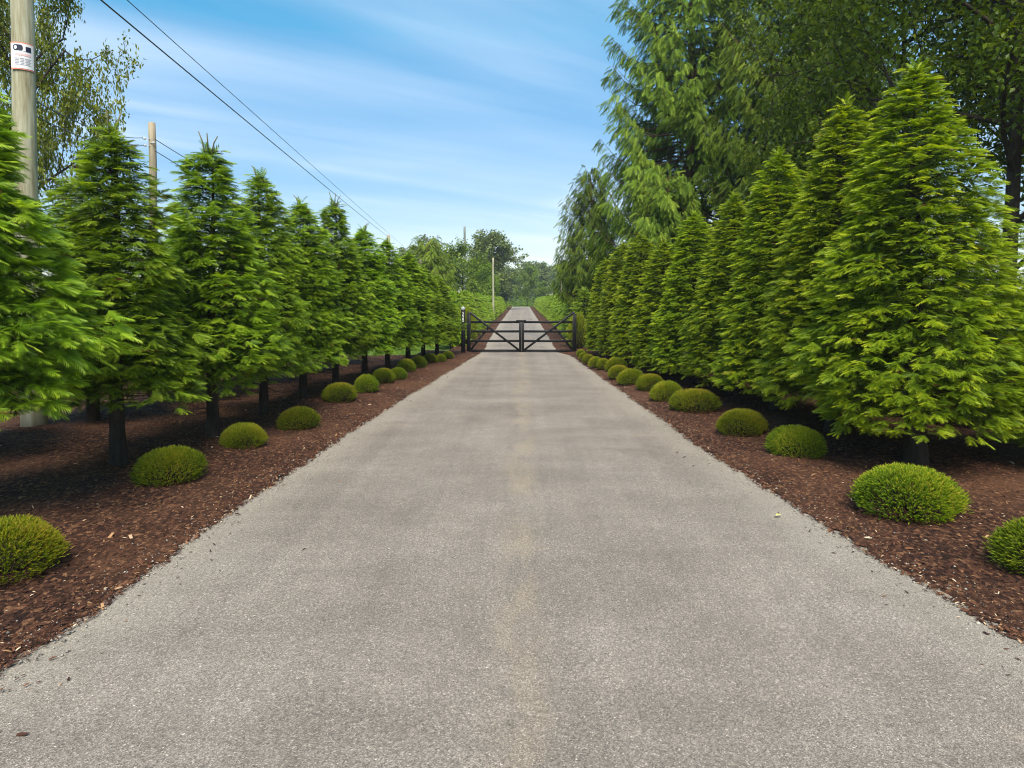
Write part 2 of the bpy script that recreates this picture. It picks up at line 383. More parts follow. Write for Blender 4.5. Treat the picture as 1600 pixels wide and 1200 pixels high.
bed('mulch_strip', 'red brown mulch strip right of the driveway beyond the gate', 1, 31.51, 149, lambda y: 3.5, 0.35, 14)

# loose bark chips (nobody could count them): little three-sided slivers
ctv = np.array([[-0.5, -0.16, 0], [0.5, -0.10, 0.02], [0.42, 0.14, 0], [-0.45, 0.12, 0.03], [0.0, 0.0, 0.17]])
ctt = np.array([[0, 1, 4], [1, 2, 4], [2, 3, 4], [3, 0, 4]])
def chips(name, label, side, n, seed, xmax, tl=(0.015, 0.05)):
    g = np.random.default_rng(seed)
    y = 4.0 + 24 * g.random(n) ** 1.9
    inner = np.where(side < 0, left_edge(y), right_edge(y))
    d = -0.06 + xmax * g.random(n) ** 1.35
    d = np.where(g.random(n) < 0.12, g.exponential(0.12, n) - 0.10, d); d = np.where(g.random(n) < 0.012, -g.exponential(0.22, n), d)
    x = inner + side * d
    z = bed_height(np.maximum(d, 0), x, y) * (d > -0.02) + np.where(d <= -0.02, 0.012, 0) + g.uniform(0.0, 0.012, n)
    yaw = g.uniform(0, 2 * math.pi, n); tilt = g.normal(0, 0.28, n)
    X = np.stack([np.cos(yaw) * np.cos(tilt), np.sin(yaw) * np.cos(tilt), np.sin(tilt)], 1)
    Z = np.tile([0, 0, 1.], (n, 1)); Yv = unit(np.cross(Z, X)); Z = np.cross(X, Yv)
    L = g.uniform(tl[0], tl[1], n) * (1 + 1.2 * (g.random(n) < 0.08))
    w = np.where(g.random(n) < 0.35, 0.35, g.uniform(0.7, 1.4, n))
    F = np.stack([X, Yv * w[:, None], Z], 1)
    tint = np.clip(g.beta(2.0, 3.0, n) + 0.35 * (g.random(n) < 0.12), 0, 1)
    me = scatter(name, ctv, ctt, F, np.stack([x, y, z], 1), L, tint, M_CHIP)
    tag(obj(name, me), label, 'mulch', kind='stuff')
chips('bark_chips', 'loose bark chips and dry needles on the left mulch bed', -1, 32000, 3, 6.5, (0.012, 0.046))
chips('bark_chips', 'loose bark chips and dry needles on the right mulch bed', 1, 32000, 4, 6.5, (0.012, 0.046))

# loose stones along the road edge
def pebbles():
    g = np.random.default_rng(12)
    tv = np.array([[1, 0, 0], [-0.9, 0.1, 0], [0.1, 0.8, 0], [0, -0.85, 0], [0.1, 0, 0.6], [0, 0, -0.5]]) * 0.5
    tt = np.array([[0, 2, 4], [2, 1, 4], [1, 3, 4], [3, 0, 4], [2, 0, 5], [1, 2, 5], [3, 1, 5], [0, 3, 5]])
    n = 4500
    y = 4.2 + 26 * g.random(n) ** 1.6; s = np.where(g.random(n) < 0.5, -1, 1)
    e = np.where(s < 0, left_edge(y), right_edge(y))
    d = g.normal(-0.06, 0.13, n); d = np.where(d > 0, d * 1.6, d)
    z = np.where(d > 0, bed_height(np.maximum(d, 0), e + s * d, y) + 0.006, 0.01)
    yaw = g.uniform(0, 6.28, n)
    F = np.stack([np.stack([np.cos(yaw), np.sin(yaw), 0 * yaw], 1), np.stack([-np.sin(yaw), np.cos(yaw), 0 * yaw], 1), np.tile([0, 0, 1.], (n, 1))], 1)
    S = np.exp(g.normal(math.log(0.016), 0.42, n)).clip(0.008, 0.055)
    tag(obj('loose_gravel', scatter('loose_gravel', tv, tt, F, np.stack([e + s * d, y, z], 1), S, g.beta(2.5, 2, n), M_STONE)), 'loose pale gravel scattered along both driveway edges', 'gravel', kind='stuff')
pebbles()

# ------------------------------------------------------------------ foliage templates
def shoot_template(n, wid=0.35, base=None):
    """a flat fir shoot along +y: a row of needles either side, each one triangle"""
    V, T = [], []
    base = base or 0.80 / n
    for i in range(n):
        y = 0.02 + 0.86 * i / (n - 1)
        l = wid * (0.72 + 0.4 * math.sin(math.pi * min(1, 0.15 + i / (n - 1) * 0.85)))
        ang = R(62 - 34 * i / (n - 1))
        for s in (-1, 1):
            k = len(V)
            dz = -0.14 * y * y
            ty = y + l * math.cos(ang) + 0.02 * (i % 2)
            V += [(0, y - base * 0.5, dz + 0.012), (0, y + base * 0.5, dz + 0.012), (s * l * math.sin(ang), ty, -0.14 * ty * ty - 0.035 + 0.03 * ((i * 7) % 3 - 1))]
            T.append((k, k + 1, k + 2) if s < 0 else (k + 1, k, k + 2))
    k = len(V); V += [(-0.03, 0.86, -0.10), (0.03, 0.86, -0.10), (0, 1.08, -0.17)]; T.append((k, k + 1, k + 2))
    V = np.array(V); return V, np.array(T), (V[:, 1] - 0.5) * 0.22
TS_HI = shoot_template(9, 0.36)
TS_MID = shoot_template(5, 0.39)
TS_LO = shoot_template(3, 0.40, 0.46)

def fir_meshes(key, seed, H, Rm, z0, nb, tpl, slen, mat, bulge=0.78, gap=0.088, density=1.0, ragged=0.12, mess=1.0, fans=0, fan_len=0.15):
    """crown + bare branches of one clipped fir; shoots lie in flat layered fans along every branch"""
    g = np.random.default_rng(seed)
    Ys, Ps, Ss, Ts, Zs = [], [], [], [], []
    bag = Bag()
    gold = 2.399963
    # lobes: slow unevenness round the outline
    ph = g.uniform(0, 6.28, 6)
    for b in range(nb):
        u = (b + g.random()) / nb
        t = 1 - (1 - u) ** 0.80                                   # more branches low down
        az = b * gold + g.normal(0, 0.25)
        prof = (1 - t) ** bulge * (0.80 + 0.20 * min(1, t / 0.16))
        lob = 1 + ragged * 0.5 * (math.sin(2 * az + ph[0] + 5 * t) + math.sin(3 * az + ph[1] - 9 * t)) + ragged * 0.5 * math.sin(ph[2] + 23 * t)
        L = max(0.10, Rm * prof * lob * (g.uniform(0.72, 0.93) if fans else g.uniform(0.84, 1.07))) + 0.05
        zt = z0 + (H - z0) * t * 0.985 + g.normal(0, 0.05 * mess)
        el = R(-8 + 30 * t ** 2.2 + g.normal(0, 5 * mess))
        d = np.array([math.cos(az), math.sin(az), 0.0])
        side = np.array([-d[1], d[0], 0.0])
        zb = zt - L * math.tan(el) * 0.9
        def pos(s): return np.outer(s * L, d) + np.stack([0 * s, 0 * s, zb + s * L * math.tan(el) + 0.06 * L * np.sin(s * math.pi) - 0.10 * L * s * s], 1)
        bag.tube(pos(np.array([0.0, 0.5, 0.97])), np.array([0.010 + 0.006 * L, 0.009, 0.003]), 3, caps=False)
        # side branchlets in the plane of the branch
        s = np.arange(max(0.30 if t < 0.45 else 0.12, 1 - 0.95 / L), 1.0, gap / L)
        for sg in (-1, 1):
            ss = s + g.uniform(0, gap / L, len(s)); ss = ss[ss < 0.99]
            base = pos(ss)
            lb = np.clip(0.62 * (1 - ss) * L, 0.0, 0.55) * g.uniform(0.7, 1.15, len(ss)) + 0.02
            ang = g.normal(R(52), R(8), len(ss))
            bd = np.cos(ang)[:, None] * d + sg * np.sin(ang)[:, None] * side
            bd[:, 2] += math.tan(el) * 0.7 - 0.10 + g.normal(0, 0.12, len(ss))
            for k in range(len(ss)):
                m = max(1, int(lb[k] / (gap * 0.95)) + 1)
                q = (np.arange(m) + 0.3 + 0.5 * g.random(m)) / m
                pp = base[k] + np.outer(q * lb[k], bd[k])
                sd = np.where((np.arange(m) + k) % 2, 1, -1) * g.normal(R(34), R(9), m)
                sd[-1] = g.normal(0, R(12))
                c, s_ = np.cos(sd)[:, None], np.sin(sd)[:, None]
                perp = np.array([-bd[k][1], bd[k][0], 0])
                dirs = c * bd[k] + s_ * perp
                dirs[:, 2] += g.normal(-0.09, 0.15 * mess, m)
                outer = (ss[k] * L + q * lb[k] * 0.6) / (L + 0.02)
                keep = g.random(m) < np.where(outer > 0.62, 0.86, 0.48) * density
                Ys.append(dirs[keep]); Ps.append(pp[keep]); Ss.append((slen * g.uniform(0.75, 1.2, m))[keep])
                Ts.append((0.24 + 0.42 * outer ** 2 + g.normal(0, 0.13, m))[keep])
        m = 3
        tipd = np.tile(d, (m, 1)) + np.outer(np.array([0, 0.6, -0.6]), side); tipd[:, 2] += math.tan(el) * 0.8 - 0.25
        Ys.append(tipd); Ps.append(np.tile(pos(np.array([0.95])), (m, 1))); Ss.append(slen * g.uniform(0.9, 1.25, m)); Ts.append(g.normal(0.70, 0.12, m))
    # the clipped shell: short flat fans of new shoots set close together all over the crown
    if fans:
        n = fans * 2
        t = g.random(n); t = t[g.random(n) < 0.10 + 0.90 * (1 - t) ** bulge][:fans]; n = len(t)
        az = g.uniform(0, 2 * math.pi, n)
        prof = (1 - t) ** bulge * (0.80 + 0.20 * np.minimum(1, t / 0.16))
        lob = 1 + ragged * 0.5 * (np.sin(2 * az + ph[0] + 5 * t) + np.sin(3 * az + ph[1] - 9 * t)) + ragged * 0.5 * np.sin(ph[2] + 23 * t)
        hollow = np.sin(5 * az + 17 * t + ph[3]) * np.sin(3 * az - 29 * t + ph[4])
        rad = np.maximum(0.05, Rm * prof * lob * (g.uniform(0.86, 1.02, n) - 0.10 * np.clip(hollow, 0, 1))) - 0.06
        d = np.stack([np.cos(az), np.sin(az), 0 * az], 1); sd = np.stack([-d[:, 1], d[:, 0], 0 * az], 1)
        pc = d * rad[:, None]; pc[:, 2] = z0 + (H - z0) * t * 0.985 + g.normal(0, 0.03, n)
        turn = g.normal(0, 0.5, n); dip = g.normal(-0.16, 0.20 * mess, n) + 0.30 * t
        tin = 0.55 + g.normal(0, 0.12, n) + 0.10 * np.sin(4 * az + 7 * t + ph[5])
        for k, a0 in enumerate((-1.15, -0.70, -0.28, 0.12, 0.55, 1.0)):
            a = a0 + turn + g.normal(0, 0.12, n)
            dv = np.cos(a)[:, None] * d + np.sin(a)[:, None] * sd; dv[:, 2] += dip + g.normal(0, 0.10, n)
            Ys.append(dv); Ps.append(pc - d * 0.05 + g.normal(0, 0.012, (n, 3)))
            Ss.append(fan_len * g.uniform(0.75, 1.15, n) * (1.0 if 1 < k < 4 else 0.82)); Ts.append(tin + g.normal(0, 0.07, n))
    # dead bare twigs under the crown
    for k in range(12):
        a = g.uniform(0, 6.28); l = g.uniform(0.25, 0.75); zz_ = z0 * g.uniform(0.35, 1.0); dr = g.uniform(-0.25, 0.1)
        c_, s_ = math.cos(a), math.sin(a)
        bag.tube([(0, 0, zz_), (c_ * l * 0.5, s_ * l * 0.5, zz_ + dr * l * 0.3), (c_ * l, s_ * l, zz_ + dr * l)], [0.010, 0.006, 0.002], 3, caps=False)
    # upright shoots at the tip
    m = 26
    a = g.uniform(0, 6.28, m); h = g.uniform(0, 1, m)
    Ys.append(np.stack([np.cos(a) * 0.8, np.sin(a) * 0.8, 0.35 + 0.9 * h], 1)); Ps.append(np.stack([0.03 * np.cos(a), 0.03 * np.sin(a), H - 0.42 + 0.42 * h], 1))
    Ss.append(slen * g.uniform(0.8, 1.2, m)); Ts.append(g.normal(0.62, 0.12, m))
    Y = np.vstack(Ys); P = np.vstack(Ps); S = np.concatenate(Ss); T = np.concatenate(Ts)
    Zh = np.tile([0, 0, 1.0], (len(Y), 1)) + g.normal(0, 0.22, (len(Y), 3))
    T = np.where(g.random(len(T)) < 0.006, -0.4, np.maximum(T, 0.08))
    roll = g.normal(0, R(14 * mess), len(Y))
    F = frames(Y, Zh, roll)
    tv, tt, gr = tpl
    more = None
    if fans:
        # older, coarser growth filling the crown, tinted dark to paint shade into its gaps
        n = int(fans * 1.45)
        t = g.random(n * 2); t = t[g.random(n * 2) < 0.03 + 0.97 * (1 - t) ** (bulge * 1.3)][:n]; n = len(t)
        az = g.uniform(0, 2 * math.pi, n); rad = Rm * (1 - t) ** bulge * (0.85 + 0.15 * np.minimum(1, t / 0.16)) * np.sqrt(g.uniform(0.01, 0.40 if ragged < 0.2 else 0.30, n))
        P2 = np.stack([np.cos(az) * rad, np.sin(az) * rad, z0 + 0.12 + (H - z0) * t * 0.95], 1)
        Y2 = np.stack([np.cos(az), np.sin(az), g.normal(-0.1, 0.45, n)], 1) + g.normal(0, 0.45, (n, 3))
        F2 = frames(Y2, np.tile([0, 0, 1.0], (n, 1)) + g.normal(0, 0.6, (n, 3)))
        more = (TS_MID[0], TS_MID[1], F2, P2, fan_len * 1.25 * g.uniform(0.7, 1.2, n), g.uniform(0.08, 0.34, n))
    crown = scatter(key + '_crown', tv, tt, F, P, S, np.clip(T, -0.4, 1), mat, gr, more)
    return crown, bag.mesh(key + '_branches', M_TWIG)
def trunk_mesh(key, seed, H, r0, r1=0.012, mat=None, lean=0.03, n=9):
    g = np.random.default_rng(seed); b = Bag()
    z = np.concatenate([[-0.25, 0.0, 0.08, 0.25], np.linspace(0.6, H, 12)])
    w = np.stack([lean * np.sin(z * 1.1 + seed), lean * np.cos(z * 0.9 + seed * 2) - lean * math.cos(seed * 2), z], 1); w[:4, :2] = w[4, :2]
    rad = np.interp(z, [-0.25, 0, 0.1, 0.5, H], [r0 * 1.5, r0 * 1.35, r0 * 1.12, r0, r1])
    b.tube(w, rad, n, jit=0.07, rng=g)
    return b.mesh(key + '_trunk', mat or M_BARK, True)
def leader_mesh(key, seed, H, n=3, length=0.26):
    """bare upright leader twigs poking out of the top"""
    g = np.random.default_rng(seed); b = Bag()
    for i in range(n):
        a = g.uniform(0, 6.28); k = g.uniform(0.05, 0.16); l = length * g.uniform(0.55, 1.1)
        p0 = np.array([0.04 * math.cos(a), 0.04 * math.sin(a), H - 0.25])
        p = [p0, p0 + [k * 0.6 * math.cos(a), k * 0.6 * math.sin(a), 0.25 + l * 0.4], p0 + [k * 1.2 * math.cos(a), k * 1.2 * math.sin(a), 0.25 + l]]
        b.tube(p, [0.014, 0.012, 0.009], 5)
    return b.mesh(key + '_leader', M_TWIGP)

# near firs: two full clipped ones for the right row, three slimmer ones for the left row
FIR = {}
def fir_kind(key, seed, H, Rm, z0, nb, tpl, slen, mat, rt, leader=0, **kw):
    c, b = fir_meshes(key, seed, H, Rm, z0, nb, tpl, slen, mat, **kw)
    FIR[key] = (c, b, trunk_mesh(key, seed, H - 0.12, rt), leader_mesh(key, seed + 5, H, leader) if leader else None, H, Rm)
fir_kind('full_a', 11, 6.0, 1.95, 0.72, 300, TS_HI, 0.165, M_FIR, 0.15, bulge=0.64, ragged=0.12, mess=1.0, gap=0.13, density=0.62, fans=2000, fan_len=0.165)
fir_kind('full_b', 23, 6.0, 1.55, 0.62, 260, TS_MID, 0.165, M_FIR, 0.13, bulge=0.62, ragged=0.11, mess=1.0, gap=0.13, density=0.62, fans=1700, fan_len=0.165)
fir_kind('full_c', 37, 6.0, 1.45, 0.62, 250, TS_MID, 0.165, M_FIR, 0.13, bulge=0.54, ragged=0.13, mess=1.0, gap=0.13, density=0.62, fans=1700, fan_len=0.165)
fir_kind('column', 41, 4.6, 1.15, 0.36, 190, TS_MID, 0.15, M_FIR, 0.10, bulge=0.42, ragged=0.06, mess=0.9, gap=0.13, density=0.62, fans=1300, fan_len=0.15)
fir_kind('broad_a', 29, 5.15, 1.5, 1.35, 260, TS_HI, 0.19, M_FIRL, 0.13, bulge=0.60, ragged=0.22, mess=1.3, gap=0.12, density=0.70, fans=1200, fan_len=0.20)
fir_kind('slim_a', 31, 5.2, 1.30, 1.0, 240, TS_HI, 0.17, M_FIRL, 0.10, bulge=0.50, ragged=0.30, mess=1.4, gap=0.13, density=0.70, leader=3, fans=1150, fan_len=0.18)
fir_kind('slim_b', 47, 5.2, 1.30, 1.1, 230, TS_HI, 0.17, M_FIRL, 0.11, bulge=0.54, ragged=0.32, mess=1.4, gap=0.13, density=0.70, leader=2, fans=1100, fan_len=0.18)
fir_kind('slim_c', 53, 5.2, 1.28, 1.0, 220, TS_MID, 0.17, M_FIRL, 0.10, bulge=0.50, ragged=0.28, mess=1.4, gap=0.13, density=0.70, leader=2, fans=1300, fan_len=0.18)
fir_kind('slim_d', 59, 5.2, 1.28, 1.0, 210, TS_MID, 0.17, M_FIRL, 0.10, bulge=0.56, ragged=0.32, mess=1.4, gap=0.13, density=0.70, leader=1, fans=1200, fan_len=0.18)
fir_kind('small_a', 61, 2.7, 0.85, 0.12, 85, TS_LO, 0.19, M_HEDGE, 0.05, bulge=0.66, gap=0.13)
fir_kind('small_b', 67, 2.7, 0.85, 0.12, 85, TS_LO, 0.19, M_HEDGE, 0.05, bulge=0.58, gap=0.13)
def fir(name, key, x, y, H, Rm, rz, label, cat, group, z=0.08, lean=(0, 0)):
    c, b, t, l, H0, R0 = FIR[key]
    o = empty(name, (x, y, z), rz, (Rm / R0, Rm / R0, H / H0))
    o.rotation_euler = (lean[0], lean[1], rz)
    tag(o, label, cat, group)
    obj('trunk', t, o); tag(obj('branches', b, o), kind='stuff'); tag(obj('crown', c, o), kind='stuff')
    if l: obj('leader_twig', l, o)
    return o
GL = 'fir trees in the row left of the driveway'
for i, (key, x, y, H, Rm, rz, lab) in enumerate([
    ('broad_a', -6.3, 7.35, 5.55, 1.6, 0.3, 'nearest fir on the left, cut off by the left picture edge'),
    ('slim_b', -6.12, 10.2, 5.1, 1.22, 1.1, 'slim fir with a bare lower trunk, second in the left row'),
    ('slim_a', -5.62, 12.3, 5.25, 1.25, 2.5, 'fir with twigs on its tip, third in the left row'),
    ('slim_d', -5.58, 14.6, 5.2, 1.12, 3.9, 'fourth fir from the camera in the left row, below the wires'),
    ('slim_c', -5.42, 16.8, 4.9, 1.12, 0.9, 'fifth fir from the camera in the left row'),
    ('slim_a', -5.15, 18.8, 5.15, 1.08, 2.7, 'sixth fir from the camera in the left row'),
    ('slim_c', -4.85, 20.9, 4.65, 1.1, 4.4, 'seventh fir from the camera in the left row'),
    ('slim_d', -4.55, 23.0, 4.45, 1.08, 5.7, 'eighth fir in the left row, beside the small rounded shrubs'),
    ('slim_c', -4.20, 25.2, 4.15, 1.1, 1.7, 'ninth fir in the left row, third from the number post'),
    ('slim_d', -3.95, 27.3, 3.75, 1.05, 3.1, 'tenth fir in the left row, second from the number post'),
    ('slim_c', -3.65, 29.4, 3.45, 1.0, 0.2, 'shorter fir in the left row, right beside the number post')]):
    fir('fir_tree', key, x, y, H, Rm * (1.10 if i else 1.0), rz, lab, 'fir', GL)
GL2 = 'fir trees in the row behind the left row'
for i, (key, x, y, H, Rm, rz) in enumerate([
    ('slim_c', -9.0, 10.4, 4.2, 1.4, 5.0), ('slim_b', -8.6, 13.5, 4.4, 1.4, 2.2), ('slim_c', -8.1, 16.3, 4.3, 1.35, 0.6),
    ('slim_c', -7.7, 19.2, 4.3, 1.3, 3.3), ('slim_c', -7.2, 22.2, 4.1, 1.25, 1.4), ('slim_c', -6.8, 25.0, 3.9, 1.2, 5.4)]):
    fir('fir_tree', key, x, y, H, Rm, rz, ['half hidden fir behind the nearest left fir', 'fir in the back left row, its trunk seen beside the second front trunk',
        'half hidden fir in the back left row, third from the camera', 'half hidden fir in the back left row, fourth from the camera',
        'half hidden fir in the back left row, fifth from the camera', 'half hidden fir in the back left row, nearest the gate'][i], 'fir', GL2)
GR = 'fir trees in the row right of the driveway'
for i, (key, x, y, H, Rm, rz, lab, ln) in enumerate([
    ('full_a', 6.1, 10.5, 6.05, 2.0, 0.4, 'largest fir, full rounded cone at right behind the big shrub', (0, -0.04)),
    ('full_b', 5.85, 12.9, 6.2, 1.6, 2.0, 'tall pointed fir just left of the largest fir', (0, -0.03)),
    ('full_c', 5.65, 15.2, 5.75, 1.4, 4.1, 'third fir from the camera in the right row', (0, 0)),
    ('full_b', 5.35, 17.4, 5.15, 1.32, 5.3, 'fourth fir from the camera in the right row', (0, 0)),
    ('full_c', 4.95, 19.7, 4.95, 1.3, 1.0, 'fifth fir from the camera in the right row', (0, 0)),
    ('column', 4.60, 22.0, 4.3, 1.18, 3.0, 'sixth fir from the camera in the right row', (0, 0)),
    ('column', 4.25, 24.4, 4.75, 1.15, 2.6, 'clipped columnar fir, third from the gate on the right', (0, 0)),
    ('column', 3.95, 26.7, 4.6, 1.08, 0.1, 'clipped columnar fir, second from the gate on the right', (0, 0)),
    ('column', 3.60, 28.9, 4.1, 0.98, 4.7, 'clipped columnar fir, nearest the gate on the right', (0, 0))]):
    fir('fir_tree', key, x, y, H, Rm * (1.08 if i > 1 else 1.0), rz, lab, 'fir', GR, lean=ln)
GR2 = 'fir trees in the row behind the right row'
for i, (x, y, H, Rm, rz) in enumerate([(8.7, 10.3, 4.0, 1.8, 2.2), (9.0, 14.0, 4.6, 1.7, 0.8), (8.6, 17.4, 4.6, 1.6, 4.4), (8.0, 21.0, 4.5, 1.5, 5.9)]):
    fir('fir_tree', 'full_b', x, y, H, Rm, rz, ['fir at the right picture edge behind the largest fir', 'hidden fir behind the tall pointed right fir',
        'hidden fir in the back right row, third from the camera', 'hidden fir in the back right row, nearest the tall cedars'][i], 'fir', GR2)

# hedge rows beyond the gate
ORD8 = ['first', 'second', 'third', 'fourth', 'fifth', 'sixth', 'seventh', 'eighth']
def hedge_row(side, x, y0, y1, step, label, group, seed):
    g = np.random.default_rng(seed); y = y0; i = 0
    while y < y1:
        h = np.interp(y, [30, 45, 146], [2.75, 2.65, 1.9]) * g.uniform(0.95, 1.05)
        fir('hedge_conifer', 'small_a' if g.random() < 0.5 else 'small_b', x + g.normal(0, 0.05), y, h, g.uniform(0.82, 0.95), g.uniform(0, 6.28), label if i >= 8 else label.replace('small clipped conifer', ORD8[i] + ' clipped conifer from the gate'), 'conifer', group)
        y += step * g.uniform(0.93, 1.07); i += 1
hedge_row(-1, -3.55, 34.5, 147, 1.55, 'small clipped conifer in the left hedge beyond the gate', 'conifers of the left hedge beyond the gate', 81)
hedge_row(1, 3.45, 36.6, 147, 1.55, 'small clipped conifer in the right hedge beyond the gate', 'conifers of the right hedge beyond the gate', 82)
fir('hedge_conifer', 'small_b', 3.15, 34.4, 2.9, 1.0, 2.0, 'darker conifer starting the right hedge just behind the gate', 'conifer', 'conifers of the right hedge beyond the gate')
for i in range(9):
    fir('hedge_conifer', 'small_a' if i % 2 else 'small_b', -5.4 + 1.32 * i, 149.3, 2.05, 0.85, i * 1.3, 'small clipped conifer closing the far end of the driveway', 'conifer', 'conifers across the far end of the driveway')

# ------------------------------------------------------------------ rounded heather shrubs
def sprig_template():
    V, T = [], []
    g = np.random.default_rng(5)
    for k in range(6):
        a = k * 2.4; h0 = 0.12 * k; r = 0.17 + 0.03 * (k % 2); n = len(V)
        c, s = math.cos(a), math.sin(a)
        V += [(-s * 0.07, h0 * 1.1, c * 0.07), (s * 0.07, h0 * 1.1, -c * 0.07), (c * r, h0 + 0.42, s * r)]
        T.append((n, n + 1, n + 2))
    n = len(V); V += [(-0.06, 0, 0), (0.06, 0, 0), (0, 1.0, 0), (0, 0, -0.06), (0, 0, 0.06), (0, 1.0, 0.01)]; T += [(n, n + 1, n + 2), (n + 3, n + 4, n + 5)]
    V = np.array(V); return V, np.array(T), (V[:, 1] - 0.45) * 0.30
SPRIG = sprig_template()
def shrub_mesh(key, seed, n, size, square=2.6, mat=None):
    """dome of radius 1 (x, y) and height 1: upright sprigs over the whole shell"""
    g = np.random.default_rng(seed)
    z = g.random(n) ** 0.8; a = g.uniform(0, 2 * math.pi, n)
    ph = g.uniform(0, 6.28, 4)
    r = (1 - z ** square) ** (1 / 2.2) * (0.93 + 0.07 * np.minimum(1, z / 0.25))
    low = np.clip(1 - z / 0.28, 0, 1); r = r * (1 - 0.20 * low)
    lump = 1 + 0.07 * np.sin(2 * a + ph[0]) + 0.05 * np.sin(5 * a + ph[1] + 4 * z) + g.normal(0, 0.035, n)
    # evenly cover the top as well
    topn = n // 2
    rr = np.sqrt(g.random(topn)); r[:topn] = rr; z[:topn] = (1 - rr ** 2.2) ** (1 / square)
    depth = g.uniform(0.82, 0.97, n)
    P = np.stack([r * lump * np.cos(a) * depth, r * lump * np.sin(a) * depth, 0.04 + 0.93 * z * depth * (1 + 0.03 * np.sin(4 * a + ph[2]) * r)], 1)
    Yv = np.stack([np.cos(a) * r * 0.9, np.sin(a) * r * 0.9, 0.30 + 0.75 * z], 1) + g.normal(0, 0.20, (n, 3))
    F = frames(Yv, np.tile([0.3, 0.2, 1.0], (n, 1)) + g.normal(0, 0.5, (n, 3)))
    patch = 0.5 + 0.5 * np.sin(2.2 * P[:, 0] + ph[0]) * np.sin(2.7 * P[:, 1] + ph[1])
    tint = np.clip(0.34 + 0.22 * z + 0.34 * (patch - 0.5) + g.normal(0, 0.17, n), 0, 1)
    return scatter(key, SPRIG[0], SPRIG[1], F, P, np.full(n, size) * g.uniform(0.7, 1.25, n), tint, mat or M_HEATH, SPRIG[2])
def shrub_core(key):
    """woody stems fanning up from the root inside the dome"""
    g = np.random.default_rng(99); b = Bag()
    for i in range(70):
        a = g.uniform(0, 6.28); r = math.sqrt(g.random()) * 0.82; h = 0.82 * (1 - r ** 2.4)
        p0 = np.array([0.25 * r * math.cos(a), 0.25 * r * math.sin(a), -0.08]); p2 = np.array([r * math.cos(a), r * math.sin(a), max(0.15, h)])
        pm = (p0 + p2) / 2 + [0.1 * r * math.cos(a), 0.1 * r * math.sin(a), -0.06]
        b.tube([p0, pm, p2], [0.022, 0.016, 0.008], 3)
    return b.mesh(key, M_TWIG)
SH = {'near': [shrub_mesh('shrub_near_a', 1, 7000, 0.105), shrub_mesh('shrub_near_b', 2, 7000, 0.105)],
      'mid': [shrub_mesh('shrub_mid_a', 3, 4200, 0.135), shrub_mesh('shrub_mid_b', 4, 4200, 0.135, 2.2)]}
SHC = shrub_core('shrub_stems')
def shrub(x, y, w, h, i, label, group):
    o = empty('heather_shrub', (x, y, 0.07), math.sin(i * 5.3) * 0.4 + (i % 4) * math.pi, (w / 2 * (1 + 0.05 * math.sin(i * 3.7)), w / 2 * (1 + 0.12 * math.sin(i * 2.1)), h))
    o.rotation_euler = (0.05 * math.sin(i * 4.1), 0.06 * math.sin(i * 2.9), o.rotation_euler[2])
    tag(o, label, 'shrub', group)
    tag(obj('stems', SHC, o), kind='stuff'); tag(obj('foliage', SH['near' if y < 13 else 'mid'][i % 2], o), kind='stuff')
left_sh = [(-4.92, 6.25, 1.12, 0.50), (-4.92, 9.4, 0.86, 0.49), (-4.78, 11.6, 0.82, 0.41), (-4.36, 13.2, 0.82, 0.42), (-4.44, 16.55, 0.84, 0.46), (-4.14, 18.1, 0.70, 0.48),
           (-4.08, 20.05, 0.74, 0.44), (-3.80, 20.8, 0.55, 0.38), (-3.88, 22.9, 0.72, 0.45), (-3.68, 24.2, 0.58, 0.43), (-3.48, 25.9, 0.62, 0.38), (-3.13, 26.4, 0.46, 0.32), (-3.0, 27.7, 0.51, 0.31)]
ordl = ['second', 'third', 'fourth', 'fifth', 'sixth', 'seventh', 'eighth', 'ninth', 'tenth', 'eleventh', 'twelfth', 'thirteenth', 'fourteenth', 'fifteenth', 'sixteenth']
for i, (x, y, w, h) in enumerate(left_sh):
    lab = ('flat topped bright shrub cut by the left picture edge' if i == 0 else 'rounded shrub near the bare trunk of the second left fir' if i == 1 else
           'last tiny shrub of the left row before the number post' if i == len(left_sh) - 1 else f'rounded heather shrub, {ordl[i - 1]} from the camera along the left edge')
    shrub(x, y, w, h, i, lab, 'rounded shrubs along the left driveway edge')
right_sh = [(5.03, 6.35, 1.04, 0.52), (4.68, 8.25, 1.26, 0.53), (4.46, 11.05, 0.86, 0.50), (4.14, 12.8, 0.98, 0.47), (3.92, 15.4, 1.05, 0.48), (3.62, 16.9, 0.92, 0.47), (3.53, 18.6, 0.79, 0.45), (3.22, 20.0, 0.81, 0.44),
            (3.06, 21.3, 0.79, 0.41), (3.22, 23.2, 0.73, 0.48), (2.88, 23.9, 0.52, 0.38), (2.68, 24.6, 0.59, 0.38), (2.56, 26.0, 0.50, 0.34), (2.50, 27.4, 0.46, 0.30), (2.52, 28.9, 0.42, 0.30)]
for i, (x, y, w, h) in enumerate(right_sh):
    lab = ('bright green shrub cut by the right picture edge' if i == 0 else 'widest rounded shrub of the right row, below the largest fir' if i == 1 else
           'last tiny shrub of the right row beside the gate' if i == len(right_sh) - 1 else f'rounded heather shrub, {ordl[i - 1]} from the camera along the right edge')
    shrub(x, y, w, h, i, lab, 'rounded shrubs along the right driveway edge')
M_YEL = foliage('golden_leaves', [(0.0, (0.07, 0.10, 0.008)), (0.5, (0.20, 0.24, 0.014)), (1.0, (0.42, 0.42, 0.03))], trans=0.35)
YS = shrub_mesh('golden_shrub_foliage', 8, 1500, 0.16, 2.4, M_YEL)
